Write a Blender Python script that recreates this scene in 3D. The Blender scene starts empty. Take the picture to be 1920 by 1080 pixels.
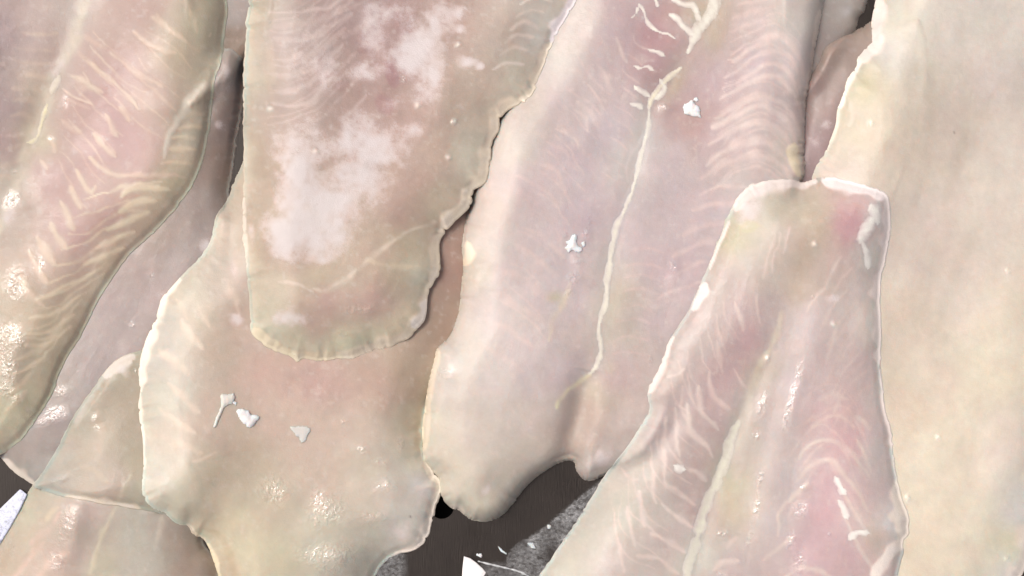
import bpy, math
import numpy as np

# ------------------------------------------------------------------ camera, sky, sun, exposure
S = 0.36 / 1920.0            # metres per unit of the tracing grid at tray level
HC = 0.60                    # camera height above the tray
scene = bpy.context.scene
cam_d = bpy.data.cameras.new("camera"); cam = bpy.data.objects.new("camera", cam_d)
scene.collection.objects.link(cam)
cam.location = (0, 0, HC); cam.rotation_euler = (0, 0, 0)
cam_d.sensor_width = 36; cam_d.lens = 60; cam_d.clip_start = 0.01; cam_d.clip_end = 50
scene.camera = cam

SUN_EL, SUN_AZ = 60.0, 155.0      # azimuth measured counter-clockwise from +X: upper left of the picture
world = bpy.data.worlds.new("World"); scene.world = world; world.use_nodes = True
wn = world.node_tree; bg = wn.nodes["Background"]
sky = wn.nodes.new("ShaderNodeTexSky"); sky.sky_type = 'NISHITA'; sky.sun_disc = False
sky.sun_elevation = math.radians(SUN_EL); sky.sun_rotation = math.radians(90 - SUN_AZ)
sky.air_density = 0.25; sky.dust_density = 8.0; sky.ozone_density = 0.0
wn.links.new(sky.outputs[0], bg.inputs[0]); bg.inputs[1].default_value = 0.15
sun_d = bpy.data.lights.new("sun", 'SUN'); sun = bpy.data.objects.new("sun", sun_d)
scene.collection.objects.link(sun)
sun_d.energy = 0.68; sun_d.angle = math.radians(10); sun_d.color = (1.0, 0.97, 0.93)
sun.rotation_euler = (math.radians(90 - SUN_EL), 0, math.radians(SUN_AZ + 90))
sun.location = (0, 0, 2)
scene.view_settings.view_transform = 'Standard'; scene.view_settings.look = 'None'
scene.view_settings.gamma = 1; scene.view_settings.exposure = 0.2

# ------------------------------------------------------------------ numeric helpers
def lin(c):
    c = np.asarray(c, float) / 255.0
    return np.where(c <= 0.04045, c / 12.92, ((c + 0.055) / 1.055) ** 2.4)

def soft(c, k=1.0, dv=0):
    c = np.asarray(c, float); l = c @ np.array([.3, .5, .2])
    c = np.clip(l + dv + (c - l) * k, 5, 250); c[..., 2] = np.maximum(c[..., 2], c[..., 0] - 40)
    t = np.clip(1 - (c[..., 0] - c[..., 1] - 3) / 17, 0, 1)[..., None]; c = c + t * np.array((9.0, 3.0, 3.0))
    c[..., 1] = np.minimum(c[..., 1], c[..., 0] - 8)
    return c

GAIN = {2: 0.7, 3: 0.633, 4: 0.7, 5: 0.692, 6: 0.785, 7: 0.645, 8: 0.928, 9: 0.902, 10: 0.893, 11: 0.82, 12: 0.856, 13: 0.767}  # flesh tone per fillet, with the light falloff to the left put in
def cream(c): return np.asarray(c, float) + (13, 10, 6)
STEP = 2.6
X0, Y0, X1, Y1 = -330.0, -330.0, 2230.0, 1400.0
NX = int((X1 - X0) / STEP); NY = int((Y1 - Y0) / STEP)

_lat = {}
def vnoise(X, Y, scale, seed):
    if seed not in _lat: _lat[seed] = np.random.RandomState(seed).rand(128, 128)
    L = _lat[seed]
    u = X / scale + seed * 7.31; v = Y / scale + seed * 3.77
    iu = np.floor(u).astype(int); iv = np.floor(v).astype(int)
    fu = u - iu; fv = v - iv
    fu = fu * fu * fu * (fu * (fu * 6 - 15) + 10); fv = fv * fv * fv * (fv * (fv * 6 - 15) + 10)
    a = L[iv % 128, iu % 128]; b = L[iv % 128, (iu + 1) % 128]
    c = L[(iv + 1) % 128, iu % 128]; d = L[(iv + 1) % 128, (iu + 1) % 128]
    return (a * (1 - fu) + b * fu) * (1 - fv) + (c * (1 - fu) + d * fu) * fv

def fbm(X, Y, scale, seed, octs=4):
    s = 0; a = 1; t = 0
    for k in range(octs):
        s = s + a * (vnoise(X, Y, scale / 2 ** k, seed + 11 * k) - .5); t += a; a *= 0.55
    return s / t * 2          # about -1..1

def sstep(a, b, x):
    t = np.clip((x - a) / (b - a), 0, 1); return t * t * (3 - 2 * t)

def box1(a, r, ax):
    n = 2 * r + 1
    p = np.pad(a, [(r + 1, r) if k == ax else (0, 0) for k in range(2)], mode='edge')
    c = np.cumsum(p, axis=ax)
    if ax == 0: return (c[n:] - c[:-n]) / n
    return (c[:, n:] - c[:, :-n]) / n

def blur(a, px):
    r = max(1, int(px / STEP))
    for _ in range(2): a = box1(box1(a, r, 0), r, 1)
    return a

def catmull(P, closed=True, seg=4.0):
    P = np.asarray(P, float); n = len(P); out = []
    rng = range(n) if closed else range(n - 1)
    for i in rng:
        if closed: p0, p1, p2, p3 = P[(i - 1) % n], P[i], P[(i + 1) % n], P[(i + 2) % n]
        else: p0, p1, p2, p3 = P[max(i - 1, 0)], P[i], P[i + 1], P[min(i + 2, n - 1)]
        m = max(2, int(np.hypot(*(p2 - p1)) / seg))
        t = np.linspace(0, 1, m, endpoint=False)[:, None]
        out.append(0.5 * ((2 * p1) + (-p0 + p2) * t + (2 * p0 - 5 * p1 + 4 * p2 - p3) * t ** 2 + (-p0 + 3 * p1 - 3 * p2 + p3) * t ** 3))
    if not closed: out.append(P[-1:])
    return np.vstack(out)

def seg_dist(XX, YY, pts, rad, closed=False):
    """distance from each lattice node to a polyline, filled only within rad; also the parameter 0..1 along it"""
    D = np.full(XX.shape, 1e3); T = np.zeros(XX.shape)
    x0, y0 = XX[0, 0], YY[0, 0]; n = len(pts); ny, nx = XX.shape
    m = n if closed else n - 1
    for i in range(m):
        a = pts[i]; b = pts[(i + 1) % n]
        c0 = int((min(a[0], b[0]) - rad - x0) / STEP); c1 = int((max(a[0], b[0]) + rad - x0) / STEP) + 2
        r0 = int((min(a[1], b[1]) - rad - y0) / STEP); r1 = int((max(a[1], b[1]) + rad - y0) / STEP) + 2
        c0, r0 = max(c0, 0), max(r0, 0); c1, r1 = min(c1, nx), min(r1, ny)
        if c0 >= c1 or r0 >= r1: continue
        x = XX[r0:r1, c0:c1] - a[0]; y = YY[r0:r1, c0:c1] - a[1]
        d = b - a; L = d @ d + 1e-9
        t = np.clip((x * d[0] + y * d[1]) / L, 0, 1)
        q = np.hypot(x - t * d[0], y - t * d[1])
        w = D[r0:r1, c0:c1]; k = q < w
        w[k] = q[k]; T[r0:r1, c0:c1][k] = ((i + t) / m)[k]
    return D, T

def inside(XX, YY, pts):
    res = np.zeros(XX.shape, bool); xs = XX[0]
    x = pts[:, 0]; y = pts[:, 1]; x2 = np.roll(x, -1); y2 = np.roll(y, -1)
    for r in range(XX.shape[0]):
        yy = YY[r, 0]
        k = (y > yy) != (y2 > yy)
        if not k.any(): continue
        xi = np.sort(x[k] + (yy - y[k]) * (x2[k] - x[k]) / (y2[k] - y[k]))
        res[r] = np.searchsorted(xi, xs) % 2 == 1
    return res

def world_xyz(px, py, z):
    """lattice coordinates + height (lattice units) -> metres; each layer is laid out at its own distance from the lens"""
    zz = z * S; k = (HC - zz) / HC
    return np.stack([(px - 960) * S * k, -(py - 540) * S * k, zz], -1)

# ------------------------------------------------------------------ materials
def new_mat(name):
    m = bpy.data.materials.new(name); m.use_nodes = True
    nt = m.node_tree; b = nt.nodes["Principled BSDF"]
    return m, nt, b

def N(nt, t, **kw):
    n = nt.nodes.new(t)
    for k, v in kw.items(): setattr(n, k, v)
    return n

def math_n(nt, op, a, b=None, c=None, clamp=False):
    n = N(nt, "ShaderNodeMath", operation=op); n.use_clamp = clamp
    for i, v in enumerate((a, b, c)):
        if v is None: continue
        if isinstance(v, (int, float)): n.inputs[i].default_value = v
        else: nt.links.new(v, n.inputs[i])
    return n.outputs[0]

def noise_n(nt, vec, scale, detail=3, rough=.5):
    n = N(nt, "ShaderNodeTexNoise"); n.inputs['Scale'].default_value = scale
    n.inputs['Detail'].default_value = detail; n.inputs['Roughness'].default_value = rough
    nt.links.new(vec, n.inputs['Vector']); return n.outputs['Fac']

def ramp(nt, fac, a, b):
    n = N(nt, "ShaderNodeMapRange"); n.interpolation_type = 'SMOOTHSTEP'
    n.inputs['From Min'].default_value = a; n.inputs['From Max'].default_value = b
    nt.links.new(fac, n.inputs['Value']); return n.outputs['Result']

def flesh_material(name="fish_flesh", sss=0.7):
    m, nt, b = new_mat(name); L = nt.links.new
    tc = N(nt, "ShaderNodeTexCoord").outputs['Object']
    col = N(nt, "ShaderNodeAttribute", attribute_name="col").outputs['Color']
    msk = N(nt, "ShaderNodeAttribute", attribute_name="msk")
    sep = N(nt, "ShaderNodeSeparateColor"); L(msk.outputs['Color'], sep.inputs[0])
    frost, wet, opaque = sep.outputs
    # soft mottling of the flesh and fine grain
    n1 = noise_n(nt, tc, 420, 4, .6); n2 = noise_n(nt, tc, 1900, 3, .6); n3 = noise_n(nt, tc, 130, 3, .55)
    v = math_n(nt, 'MULTIPLY_ADD', n1, 0.16, 0.92)
    v = math_n(nt, 'MULTIPLY', v, math_n(nt, 'MULTIPLY_ADD', n2, 0.10, 0.95))
    v = math_n(nt, 'MULTIPLY', v, math_n(nt, 'MULTIPLY_ADD', n3, 0.14, 0.93))
    mul = N(nt, "ShaderNodeMix", data_type='RGBA', blend_type='MULTIPLY'); mul.inputs[0].default_value = 1
    L(col, mul.inputs[6])
    cv = N(nt, "ShaderNodeCombineColor"); [L(v, cv.inputs[i]) for i in range(3)]
    L(cv.outputs[0], mul.inputs[7])
    # frost: powdery ice speckle
    fn = math_n(nt, 'MULTIPLY_ADD', noise_n(nt, tc, 3000, 2, .6), .45, math_n(nt, 'MULTIPLY', noise_n(nt, tc, 1100, 4, .7), .55))
    fm = math_n(nt, 'MULTIPLY', frost, ramp(nt, math_n(nt, 'ADD', fn, math_n(nt, 'MULTIPLY', frost, .3)), .45, .66))
    mix = N(nt, "ShaderNodeMix", data_type='RGBA'); L(math_n(nt, 'MULTIPLY', fm, .64, clamp=True), mix.inputs[0])
    L(mul.outputs[2], mix.inputs[6]); mix.inputs[7].default_value = (0.60, 0.60, 0.61, 1)
    L(mix.outputs[2], b.inputs['Base Color'])
    # wet film
    wn_ = noise_n(nt, tc, 900, 2, .5)
    wetm = math_n(nt, 'MULTIPLY', wet, ramp(nt, wn_, .3, .5), clamp=True)
    r0 = math_n(nt, 'MULTIPLY_ADD', n1, 0.14, 0.30)
    r1 = math_n(nt, 'ADD', r0, math_n(nt, 'MULTIPLY', fm, .25))
    rr = math_n(nt, 'MAXIMUM', math_n(nt, 'SUBTRACT', r1, math_n(nt, 'MULTIPLY', wetm, .30)), .10)
    L(rr, b.inputs['Roughness'])
    b.inputs['IOR'].default_value = 1.38
    L(wetm, b.inputs['Coat Weight']); b.inputs['Coat Roughness'].default_value = 0.055; b.inputs['Coat IOR'].default_value = 1.7
    L(math_n(nt, 'SUBTRACT', sss, math_n(nt, 'MULTIPLY', opaque, .7), clamp=True), b.inputs['Subsurface Weight'])
    b.inputs['Subsurface Radius'].default_value = (1.0, 0.45, 0.32)
    b.inputs['Subsurface Scale'].default_value = 0.0022
    # bump
    bf = noise_n(nt, tc, 650, 3, .55); bw = ramp(nt, noise_n(nt, tc, 620, 3, .55), .38, .70); bc = noise_n(nt, tc, 2600, 2, .6)
    h = math_n(nt, 'MULTIPLY', bf, 0.00007)
    h = math_n(nt, 'ADD', h, math_n(nt, 'MULTIPLY', math_n(nt, 'MULTIPLY', bw, wet), 0.00016))
    h = math_n(nt, 'ADD', h, math_n(nt, 'MULTIPLY', math_n(nt, 'MULTIPLY', bc, frost), 0.00010))
    h = math_n(nt, 'ADD', h, math_n(nt, 'MULTIPLY', bc, 0.00003))
    bu = N(nt, "ShaderNodeBump"); bu.inputs['Strength'].default_value = 1; bu.inputs['Distance'].default_value = 1
    L(h, bu.inputs['Height']); L(bu.outputs[0], b.inputs['Normal']); L(bu.outputs[0], b.inputs['Coat Normal'])
    return m
FLESH = flesh_material()

# ------------------------------------------------------------------ fillet builder
H = np.zeros((NY, NX))                    # top of everything laid so far
GX = X0 + np.arange(NX) * STEP; GY = Y0 + np.arange(NY) * STEP
coll = scene.collection

def mesh_object(name, V, quads, mat, col=None, msk=None, parent=None, smooth=True):
    me = bpy.data.meshes.new(name)
    cen = np.array([V[:, 0].mean(), V[:, 1].mean(), V[:, 2].min()])
    if parent is not None: cen = np.array(parent.location)
    W = (V - cen).astype(np.float32)
    me.vertices.add(len(W)); me.vertices.foreach_set("co", W.ravel())
    nq = len(quads)
    me.loops.add(nq * 4); me.polygons.add(nq)
    me.loops.foreach_set("vertex_index", quads.astype(np.int32).ravel())
    me.polygons.foreach_set("loop_start", np.arange(0, nq * 4, 4, dtype=np.int32))
    me.polygons.foreach_set("use_smooth", np.full(nq, smooth))
    me.update(calc_edges=True)
    for nm, a in (("col", col), ("msk", msk)):
        if a is None: continue
        at = me.color_attributes.new(nm, 'FLOAT_COLOR', 'POINT')
        q = np.ones((len(W), 4), np.float32); q[:, :3] = a
        at.data.foreach_set("color", q.ravel())
    me.materials.append(mat)
    o = bpy.data.objects.new(name, me); coll.objects.link(o)
    if parent is not None: o.parent = parent
    else: o.location = cen
    return o

def tag(o, label=None, cat=None, group=None, kind=None):
    for k, v in (("label", label), ("category", cat), ("group", group), ("kind", kind)):
        if v: o[k] = v
    return o

SHIFT = {11: (3, 1, 1), 8: (0, 2, 2), 9: (1, 1, 3), 12: (0, 1, 2), 5: (1, 0, 1), 7: (3, 0, 4), 6: (2, 0, 3), 13: (3, -1, -1), 10: (2, 0, 4)}
class Fillet:
    def __init__(f, outline, T=45, R=70, e0=4, rag=1.6, rag_scale=30, seed=1, curve=2.0):
        P = catmull(outline, True, 3.0)
        nrm = np.roll(P, -1, 0) - np.roll(P, 1, 0)
        nrm = np.stack([nrm[:, 1], -nrm[:, 0]], 1); nrm /= np.linalg.norm(nrm, axis=1)[:, None] + 1e-9
        o = fbm(P[:, 0], P[:, 1], rag_scale, seed + 50, 3) * rag * (.5 + 1.2 * vnoise(P[:, 0], P[:, 1], 110, seed + 9))
        o += fbm(P[:, 0], P[:, 1], 6.5, seed + 65, 2) * rag * 1.15 * sstep(.3, .7, vnoise(P[:, 0], P[:, 1], 45, seed + 66))
        o += np.clip(fbm(P[:, 0], P[:, 1], 7, seed + 70, 2) - .4, 0, 1) * rag * 5.5
        P = P + nrm * o[:, None]
        c0 = max(0, int((P[:, 0].min() - 12 - X0) / STEP)); c1 = min(NX, int((P[:, 0].max() + 12 - X0) / STEP))
        r0 = max(0, int((P[:, 1].min() - 12 - Y0) / STEP)); r1 = min(NY, int((P[:, 1].max() + 12 - Y0) / STEP))
        f.win = (slice(r0, r1), slice(c0, c1)); f.seed = seed
        f.X, f.Y = np.meshgrid(GX[c0:c1], GY[r0:r1])
        D, _ = seg_dist(f.X, f.Y, P, 110, True); D = np.minimum(D, 110)
        f.sd = np.where(inside(f.X, f.Y, P), D, -D)
        d = np.clip(f.sd, 0, None)
        wob = 1 + .35 * fbm(f.X, f.Y, 130, seed + 3, 2)
        u = np.clip(d / (R * wob), 0, 1)
        f.thick = e0 + (T - e0) * ((1 - (1 - u) ** curve) ** (1 / curve) if curve > 1.95 else 1 - (1 - u) ** 1.6)
        ev = blur(blur(f.thick, 26), 14); k_ = sstep(18, 60, d)
        f.thick = f.thick * (1 - k_) + ev * k_
        f.thick += fbm(f.X, f.Y, 150, seed + 4, 2) * T * .10 * u + fbm(f.X, f.Y, 32, seed + 5, 3) * .45
        wx = fbm(f.X, f.Y, 34, seed + 20, 3) * 5; wy = fbm(f.X, f.Y, 34, seed + 30, 3) * 5
        f.wx, f.wy = wx, wy
        f.col = None; f.frost = np.zeros(f.X.shape); f.wet = np.zeros(f.X.shape); f.opq = np.zeros(f.X.shape)
        f.bumps = np.zeros(f.X.shape)
        f.patches = []; f.damp = .07
    def colours(f, pts, r=26, power=1.6):
        acc = np.zeros(f.X.shape + (3,)); ws = np.zeros(f.X.shape)
        X = f.X + f.wx * 2.5; Y = f.Y + f.wy * 2.5
        for (x, y, rr, g, bl) in pts:
            w = 1 / ((X - x) ** 2 + (Y - y) ** 2 + r * r) ** power
            acc += w[..., None] * lin(soft(np.array((rr, g, bl)) + SHIFT.get(f.seed, (0, 0, 0)))); ws += w
        f.col = acc / ws[..., None]; f.ice_a = np.zeros(f.X.shape)
    def mixc(f, m, c):
        m = np.clip(m, 0, 1)[..., None]; f.col = f.col * (1 - m) + lin(soft(c, 1.0, 0)) * m
    def stroke(f, pts, w=5, s=.5, c=(205, 195, 182), h=0.0, taper=True, opq=.3, warp=1.0, brk=.45):
        p = catmull(pts, False, 6.0) if len(pts) > 2 else np.asarray(pts, float)
        X = f.X + f.wx * warp; Y = f.Y + f.wy * warp
        # warped sampling: distance evaluated at moved nodes
        lo = p.min(0) - w * 3 - 14; hi = p.max(0) + w * 3 + 14
        c0, r0 = np.maximum(((lo - (f.X[0, 0], f.Y[0, 0])) / STEP).astype(int), 0)
        c1, r1 = ((hi - (f.X[0, 0], f.Y[0, 0])) / STEP).astype(int) + 1
        if c1 <= c0 or r1 <= r0: return
        sl = (slice(r0, r1), slice(c0, c1)); Xs, Ys = X[sl], Y[sl]
        if Xs.size == 0: return
        D = np.full(Xs.shape, 1e3); T = np.zeros(Xs.shape); n = len(p) - 1
        for i in range(n):
            a, b = p[i], p[i + 1]; d = b - a; L = d @ d + 1e-9
            x = Xs - a[0]; y = Ys - a[1]; t = np.clip((x * d[0] + y * d[1]) / L, 0, 1)
            q = np.hypot(x - t * d[0], y - t * d[1]); k = q < D; D[k] = q[k]; T[k] = ((i + t) / n)[k]
        wm = w * (.65 + .8 * vnoise(Xs, Ys, 23, f.seed + 40))
        if taper: wm = wm * (.35 + .65 * np.sqrt(np.clip(4 * T * (1 - T), 0, 1)))
        wm = wm * .78; m = np.exp(-(D / wm) ** 2.6)
        m = m * (1 - brk * (1 - sstep(.25, .6, vnoise(Xs, Ys, 17, f.seed + 41))))
        mm = np.zeros(f.X.shape); mm[sl] = m
        f.mixc(mm * s * 1.8, c); f.bumps += mm * h * .3; f.opq = np.maximum(f.opq, mm * opq)
        return mm
    def family(f, A, B, n, w=5, s=.4, c=(205, 195, 182), jit=4, h=.4, **kw):
        rs = np.random.RandomState(f.seed * 31 + n); A = np.asarray(A, float); B = np.asarray(B, float)
        for k in range(n):
            t = (k + rs.uniform(-.18, .18)) / max(1, n - 1)
            P = A * (1 - t) + B * t + rs.uniform(-jit, jit, A.shape)
            f.stroke(P, w * rs.uniform(.7, 1.25), s * rs.uniform(.6, 1.2), c, h=h, **kw)
    def gauss(f, x, y, rx, ry, ang=0):
        a = math.radians(ang); dx = f.X - x + f.wx; dy = f.Y - y + f.wy
        u = dx * math.cos(a) + dy * math.sin(a); v = -dx * math.sin(a) + dy * math.cos(a)
        return np.exp(-(u / rx) ** 2 - (v / ry) ** 2)
    def blob(f, x, y, rx, ry, c, s=.6, ang=0, ragged=0, h=0):
        g = f.gauss(x, y, rx, ry, ang)
        if ragged: g = sstep(.35, .75, g + fbm(f.X, f.Y, 22, f.seed + 60, 4) * ragged)
        f.mixc(g * s, c); f.bumps += g * h
    def ice(f, x, y, rx, ry, s=.8, ang=0, c=(206, 202, 205)):
        g = f.gauss(x, y, rx, ry, ang)
        f.ice_a = 1 - (1 - f.ice_a) * (1 - np.clip(g * s, 0, 1)); f.ice_c = c
    def wetspot(f, x, y, rx, ry, s=1, ang=0):
        f.wet = np.maximum(f.wet, f.gauss(x, y, rx, ry, ang) * s)
        if rx >= 6: f.bumps += f.gauss(x + .85 * rx, y + .3 * ry, rx * 1.3, ry * 1.3, ang) * rx * .15 * s
    def rim(f, w=7, s=.5, c=(212, 216, 200), seedo=0):
        k = .35 + .9 * sstep(.3, .75, vnoise(f.X, f.Y, 60, f.seed + 80 + seedo))
        ww = w * (.6 + .9 * vnoise(f.X, f.Y, 28, f.seed + 81))
        f.mixc(np.exp(-np.clip(f.sd, 0, None) / ww) * s * k, cream(c))
    def rimseg(f, pts, w=14, s=.8, c=(214, 218, 205), h=2.0):
        """thicker opaque white cut edge along a stretch of the outline"""
        D, T = seg_dist(f.X + f.wx * .4, f.Y + f.wy * .4, catmull(pts, False, 6), w * 3)
        ww = w * (.5 + 1.0 * vnoise(f.X, f.Y, 20, f.seed + 90)) * (.3 + .7 * np.sqrt(np.clip(4 * T * (1 - T), 0, 1)))
        m = 1 - sstep(ww * .55, ww * 1.25, D)
        f.mixc(m * s * 1.12, cream(c)); f.bumps += m * h * .12; f.frost = np.maximum(f.frost, m * s * .55 * (.3 + vnoise(f.X, f.Y, 14, f.seed + 95))); f.opq = np.maximum(f.opq, m)
    def streaks(f, ang, along, across, amp, seed=0, tint=(1, 1, 1)):
        a = math.radians(ang); u = f.X * math.cos(a) + f.Y * math.sin(a); v = -f.X * math.sin(a) + f.Y * math.cos(a)
        u = u + f.wx * 3; v = v + f.wy * 2
        n = fbm(u / along, v / across, 1.0, f.seed + 100 + seed, 3)
        f.col = f.col * (1 + amp * n[..., None] * np.asarray(tint))
        f.bumps += n * amp * 8
    def hgt(f, pts, w, h):
        D, T = seg_dist(f.X, f.Y, catmull(pts, False, 8), w * 2.6); f.bumps += np.exp(-(D / w) ** 2) * h * np.sqrt(np.clip(np.sin(np.pi * np.clip(T, .02, .98)), 0, 1))
    def patch(f, name, pts, w, c, amp=1.6, thr=.34):
        """a strand or membrane: its own thin raised mesh that sinks into the flesh at its borders"""
        f.patches.append((name, pts, w, c, amp, thr))
    def build(f, name, label, cat="fish fillet", group=None, stiff=44, lift=0.0, mottle=.06, sag=20):
        foot = f.sd > -2
        h0 = H[f.win]
        b = blur(h0, 60)
        for _ in range(14): b = blur(np.maximum(b, h0 + .6), stiff)
        for _ in range(6): b = np.maximum(blur(np.maximum(b, h0 + .6), 15), h0 + .6)
        drop = np.clip(b - (h0 + .6), 0, sag) * (1 - sstep(0, 95, f.sd)) ** 1.5; b = np.maximum(b - blur(drop, 10), h0 + .6)
        f.bot = b + lift
        edge = np.clip(f.sd / 8, 0, 1)
        f.top = f.bot + f.thick + f.bumps * edge
        lowr = np.clip(f.top - (h0 + 1.6), 0, 4.5) * (1 - sstep(-1, 17, f.sd)); f.top = f.top - lowr
        f.bot = np.maximum(np.minimum(f.bot, f.top - .8), h0 + .15); f.top = np.maximum(f.top, f.bot + .8)
        H[f.win] = np.where(foot, np.maximum(H[f.win], f.top), H[f.win])
        A = f.ice_a
        if A.max() > 0:
            cl = fbm(f.X, f.Y, 58, f.seed + 61, 5) * .6 + fbm(f.X, f.Y, 15, f.seed + 62, 4) * .35
            g = sstep(-.05, 1.15, A * .95 + cl * sstep(0, .35, A)) * sstep(0, .25, A)
            f.mixc(g * .38, f.ice_c); f.frost = np.maximum(f.frost, g); f.opq = np.maximum(f.opq, g)
        f.wet = np.maximum(f.wet, f.damp * sstep(.05, .5, fbm(f.X, f.Y, 85, f.seed + 300, 4)) * (1 - f.frost))
        # colour mottling
        n = fbm(f.X, f.Y, 60, f.seed + 7, 4); n2 = fbm(f.X, f.Y, 20, f.seed + 8, 3)
        f.col = f.col * (1 + mottle * n[..., None] * np.array([.9, 1.0, 1.1]) + .03 * n2[..., None])
        n3 = fbm(f.X, f.Y, 26, f.seed + 210, 3)[..., None]; n4 = fbm(f.X, f.Y, 48, f.seed + 220, 3)[..., None]; n5 = fbm(f.X, f.Y, 11, f.seed + 230, 3)
        f.col = f.col * (1 + n3 * np.array([.03, .034, .02]) + n4 * np.array([.010, -.014, -.008]))
        f.mixc(sstep(.25, .75, n5) * .22, (214, 206, 198))
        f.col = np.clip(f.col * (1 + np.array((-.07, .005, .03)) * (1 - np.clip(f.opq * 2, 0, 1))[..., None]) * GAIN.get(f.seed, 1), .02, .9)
        # quads
        ok = f.sd > -.6 * STEP
        cell = ok[:-1, :-1] & ok[1:, :-1] & ok[1:, 1:] & ok[:-1, 1:]
        ny, nx = f.X.shape; cnt = np.zeros((ny, nx), int)
        for a in (0, 1):
            for c in (0, 1): cnt[a:ny - 1 + a, c:nx - 1 + c] += cell
        used = cnt > 0; bnd = used & (cnt < 4)
        gy, gx = np.gradient(f.sd, STEP); g = np.hypot(gx, gy) + 1e-6; gx /= g; gy /= g
        PX = f.X.copy(); PY = f.Y.copy(); mv = bnd | (used & (f.sd < 0))
        PX[mv] -= (gx * f.sd)[mv]; PY[mv] -= (gy * f.sd)[mv]
        idx = np.full((ny, nx), -1); idx[used] = np.arange(used.sum()); n = used.sum()
        q = np.stack([idx[:-1, :-1][cell], idx[1:, :-1][cell], idx[1:, 1:][cell], idx[:-1, 1:][cell]], 1)
        px, py = PX[used], PY[used]
        VT = world_xyz(px, py, f.top[used]); VB = world_xyz(px, py, f.bot[used])
        E = np.vstack([q[:, [0, 1]], q[:, [1, 2]], q[:, [2, 3]], q[:, [3, 0]]])
        key = np.minimum(E[:, 0], E[:, 1]) * n + np.maximum(E[:, 0], E[:, 1])
        _, inv, ct = np.unique(key, return_inverse=True, return_counts=True)
        be = E[ct[inv] == 1]
        ring = np.unique(be); mp = np.full(n, -1); mp[ring] = np.arange(len(ring)); b0, b1 = mp[be[:, 0]], mp[be[:, 1]]; nr = len(ring)
        k_ = used & bnd; ox, oy = (gx[used] * -2.8)[ring], (gy[used] * -2.8)[ring]
        VR = world_xyz(px[ring] + ox, py[ring] + oy, f.bot[used][ring] - 2.2)
        side = np.stack([b1, b0, b0 + nr, b1 + nr], 1) + 2 * n
        Q = np.vstack([q, q[:, ::-1] + n, side])
        colr = f.col[used]; ms = np.stack([f.frost, f.wet, f.opq], -1)[used]
        o = mesh_object(name, np.vstack([VT, VB, VT[ring], VR]), Q, FLESH, np.vstack([colr, colr, colr[ring], colr[ring]]), np.vstack([ms, ms, ms[ring] * 0 + (0, 0, 1), ms[ring] * 0 + (0, 0, 1)]))
        tag(o, label, cat, group)
        for (nm, pts, w, c, amp, thr) in f.patches: f.make_patch(o, nm, pts, w, c, amp, thr)
        return o
    def make_patch(f, parent, nm, pts, w, c, amp, thr):
        p = catmull(pts, False, 5) if len(pts) > 2 else np.asarray(pts, float)
        D, T = seg_dist(f.X + f.wx * .35, f.Y + f.wy * .35, p, w * 3 + 6)
        wm = w * 1.35 * (.55 + 1.0 * vnoise(f.X, f.Y, 19, f.seed + 140)) * (.45 + .55 * np.clip(np.minimum(T, 1 - T) * 8, 0, 1))
        m = np.exp(-(D / wm) ** 2 * .9) + fbm(f.X, f.Y, 7, f.seed + 141, 3) * .28 * (D < w * 2)
        m = np.where(f.sd > 3, m, 0)
        ok = m > .12
        cell = ok[:-1, :-1] & ok[1:, :-1] & ok[1:, 1:] & ok[:-1, 1:]
        if not cell.any(): return
        ny, nx = f.X.shape; used = np.zeros((ny, nx), bool)
        for a in (0, 1):
            for cc in (0, 1): used[a:ny - 1 + a, cc:nx - 1 + cc] |= cell
        idx = np.full((ny, nx), -1); idx[used] = np.arange(used.sum())
        q = np.stack([idx[:-1, :-1][cell], idx[1:, :-1][cell], idx[1:, 1:][cell], idx[:-1, 1:][cell]], 1)
        z = f.top + amp * .28 * np.tanh((m - thr) * 3)
        V = world_xyz(f.X[used], f.Y[used], z[used])
        base = f.col[used]; k = (sstep(thr - .08, 1.0, m[used]) * .95 * (.6 + .5 * vnoise(f.X, f.Y, 9, f.seed + 144)[used]))[:, None]
        colr = base * (1 - k) + lin(cream(c)) * k * GAIN.get(f.seed, 1)
        ms = np.zeros((used.sum(), 3)); ms[:, 2] = 1; ms[:, 0] = .35
        mesh_object(nm, V, q, FLESH, colr, ms, parent)

PALE = (205, 192, 180); WHITE = (214, 216, 208)

# ------------------------------------------------------------------ tray and what lies on it
def tray_material():
    m, nt, b = new_mat("wet_steel"); L = nt.links.new
    tc = N(nt, "ShaderNodeTexCoord").outputs['Object']
    mp = N(nt, "ShaderNodeMapping"); mp.inputs['Scale'].default_value = (1, .06, 1); mp.inputs['Rotation'].default_value = (0, 0, .5)
    L(tc, mp.inputs[0])
    br = noise_n(nt, mp.outputs[0], 2600, 3, .6); ml = noise_n(nt, tc, 60, 4, .6)
    mx = N(nt, "ShaderNodeMix", data_type='RGBA'); L(math_n(nt, 'ADD', math_n(nt, 'MULTIPLY', br, .2), math_n(nt, 'MULTIPLY', ml, .8)), mx.inputs[0])
    mx.inputs[6].default_value = (.012, .009, .0075, 1); mx.inputs[7].default_value = (.027, .022, .019, 1)
    L(mx.outputs[2], b.inputs['Base Color'])
    b.inputs['Metallic'].default_value = .2; b.inputs['Specular IOR Level'].default_value = .3
    L(math_n(nt, 'MULTIPLY_ADD', ml, .35, .22), b.inputs['Roughness'])
    bu = N(nt, "ShaderNodeBump"); bu.inputs['Strength'].default_value = .4; bu.inputs['Distance'].default_value = .0002
    L(br, bu.inputs['Height']); L(bu.outputs[0], b.inputs['Normal'])
    return m

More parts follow.
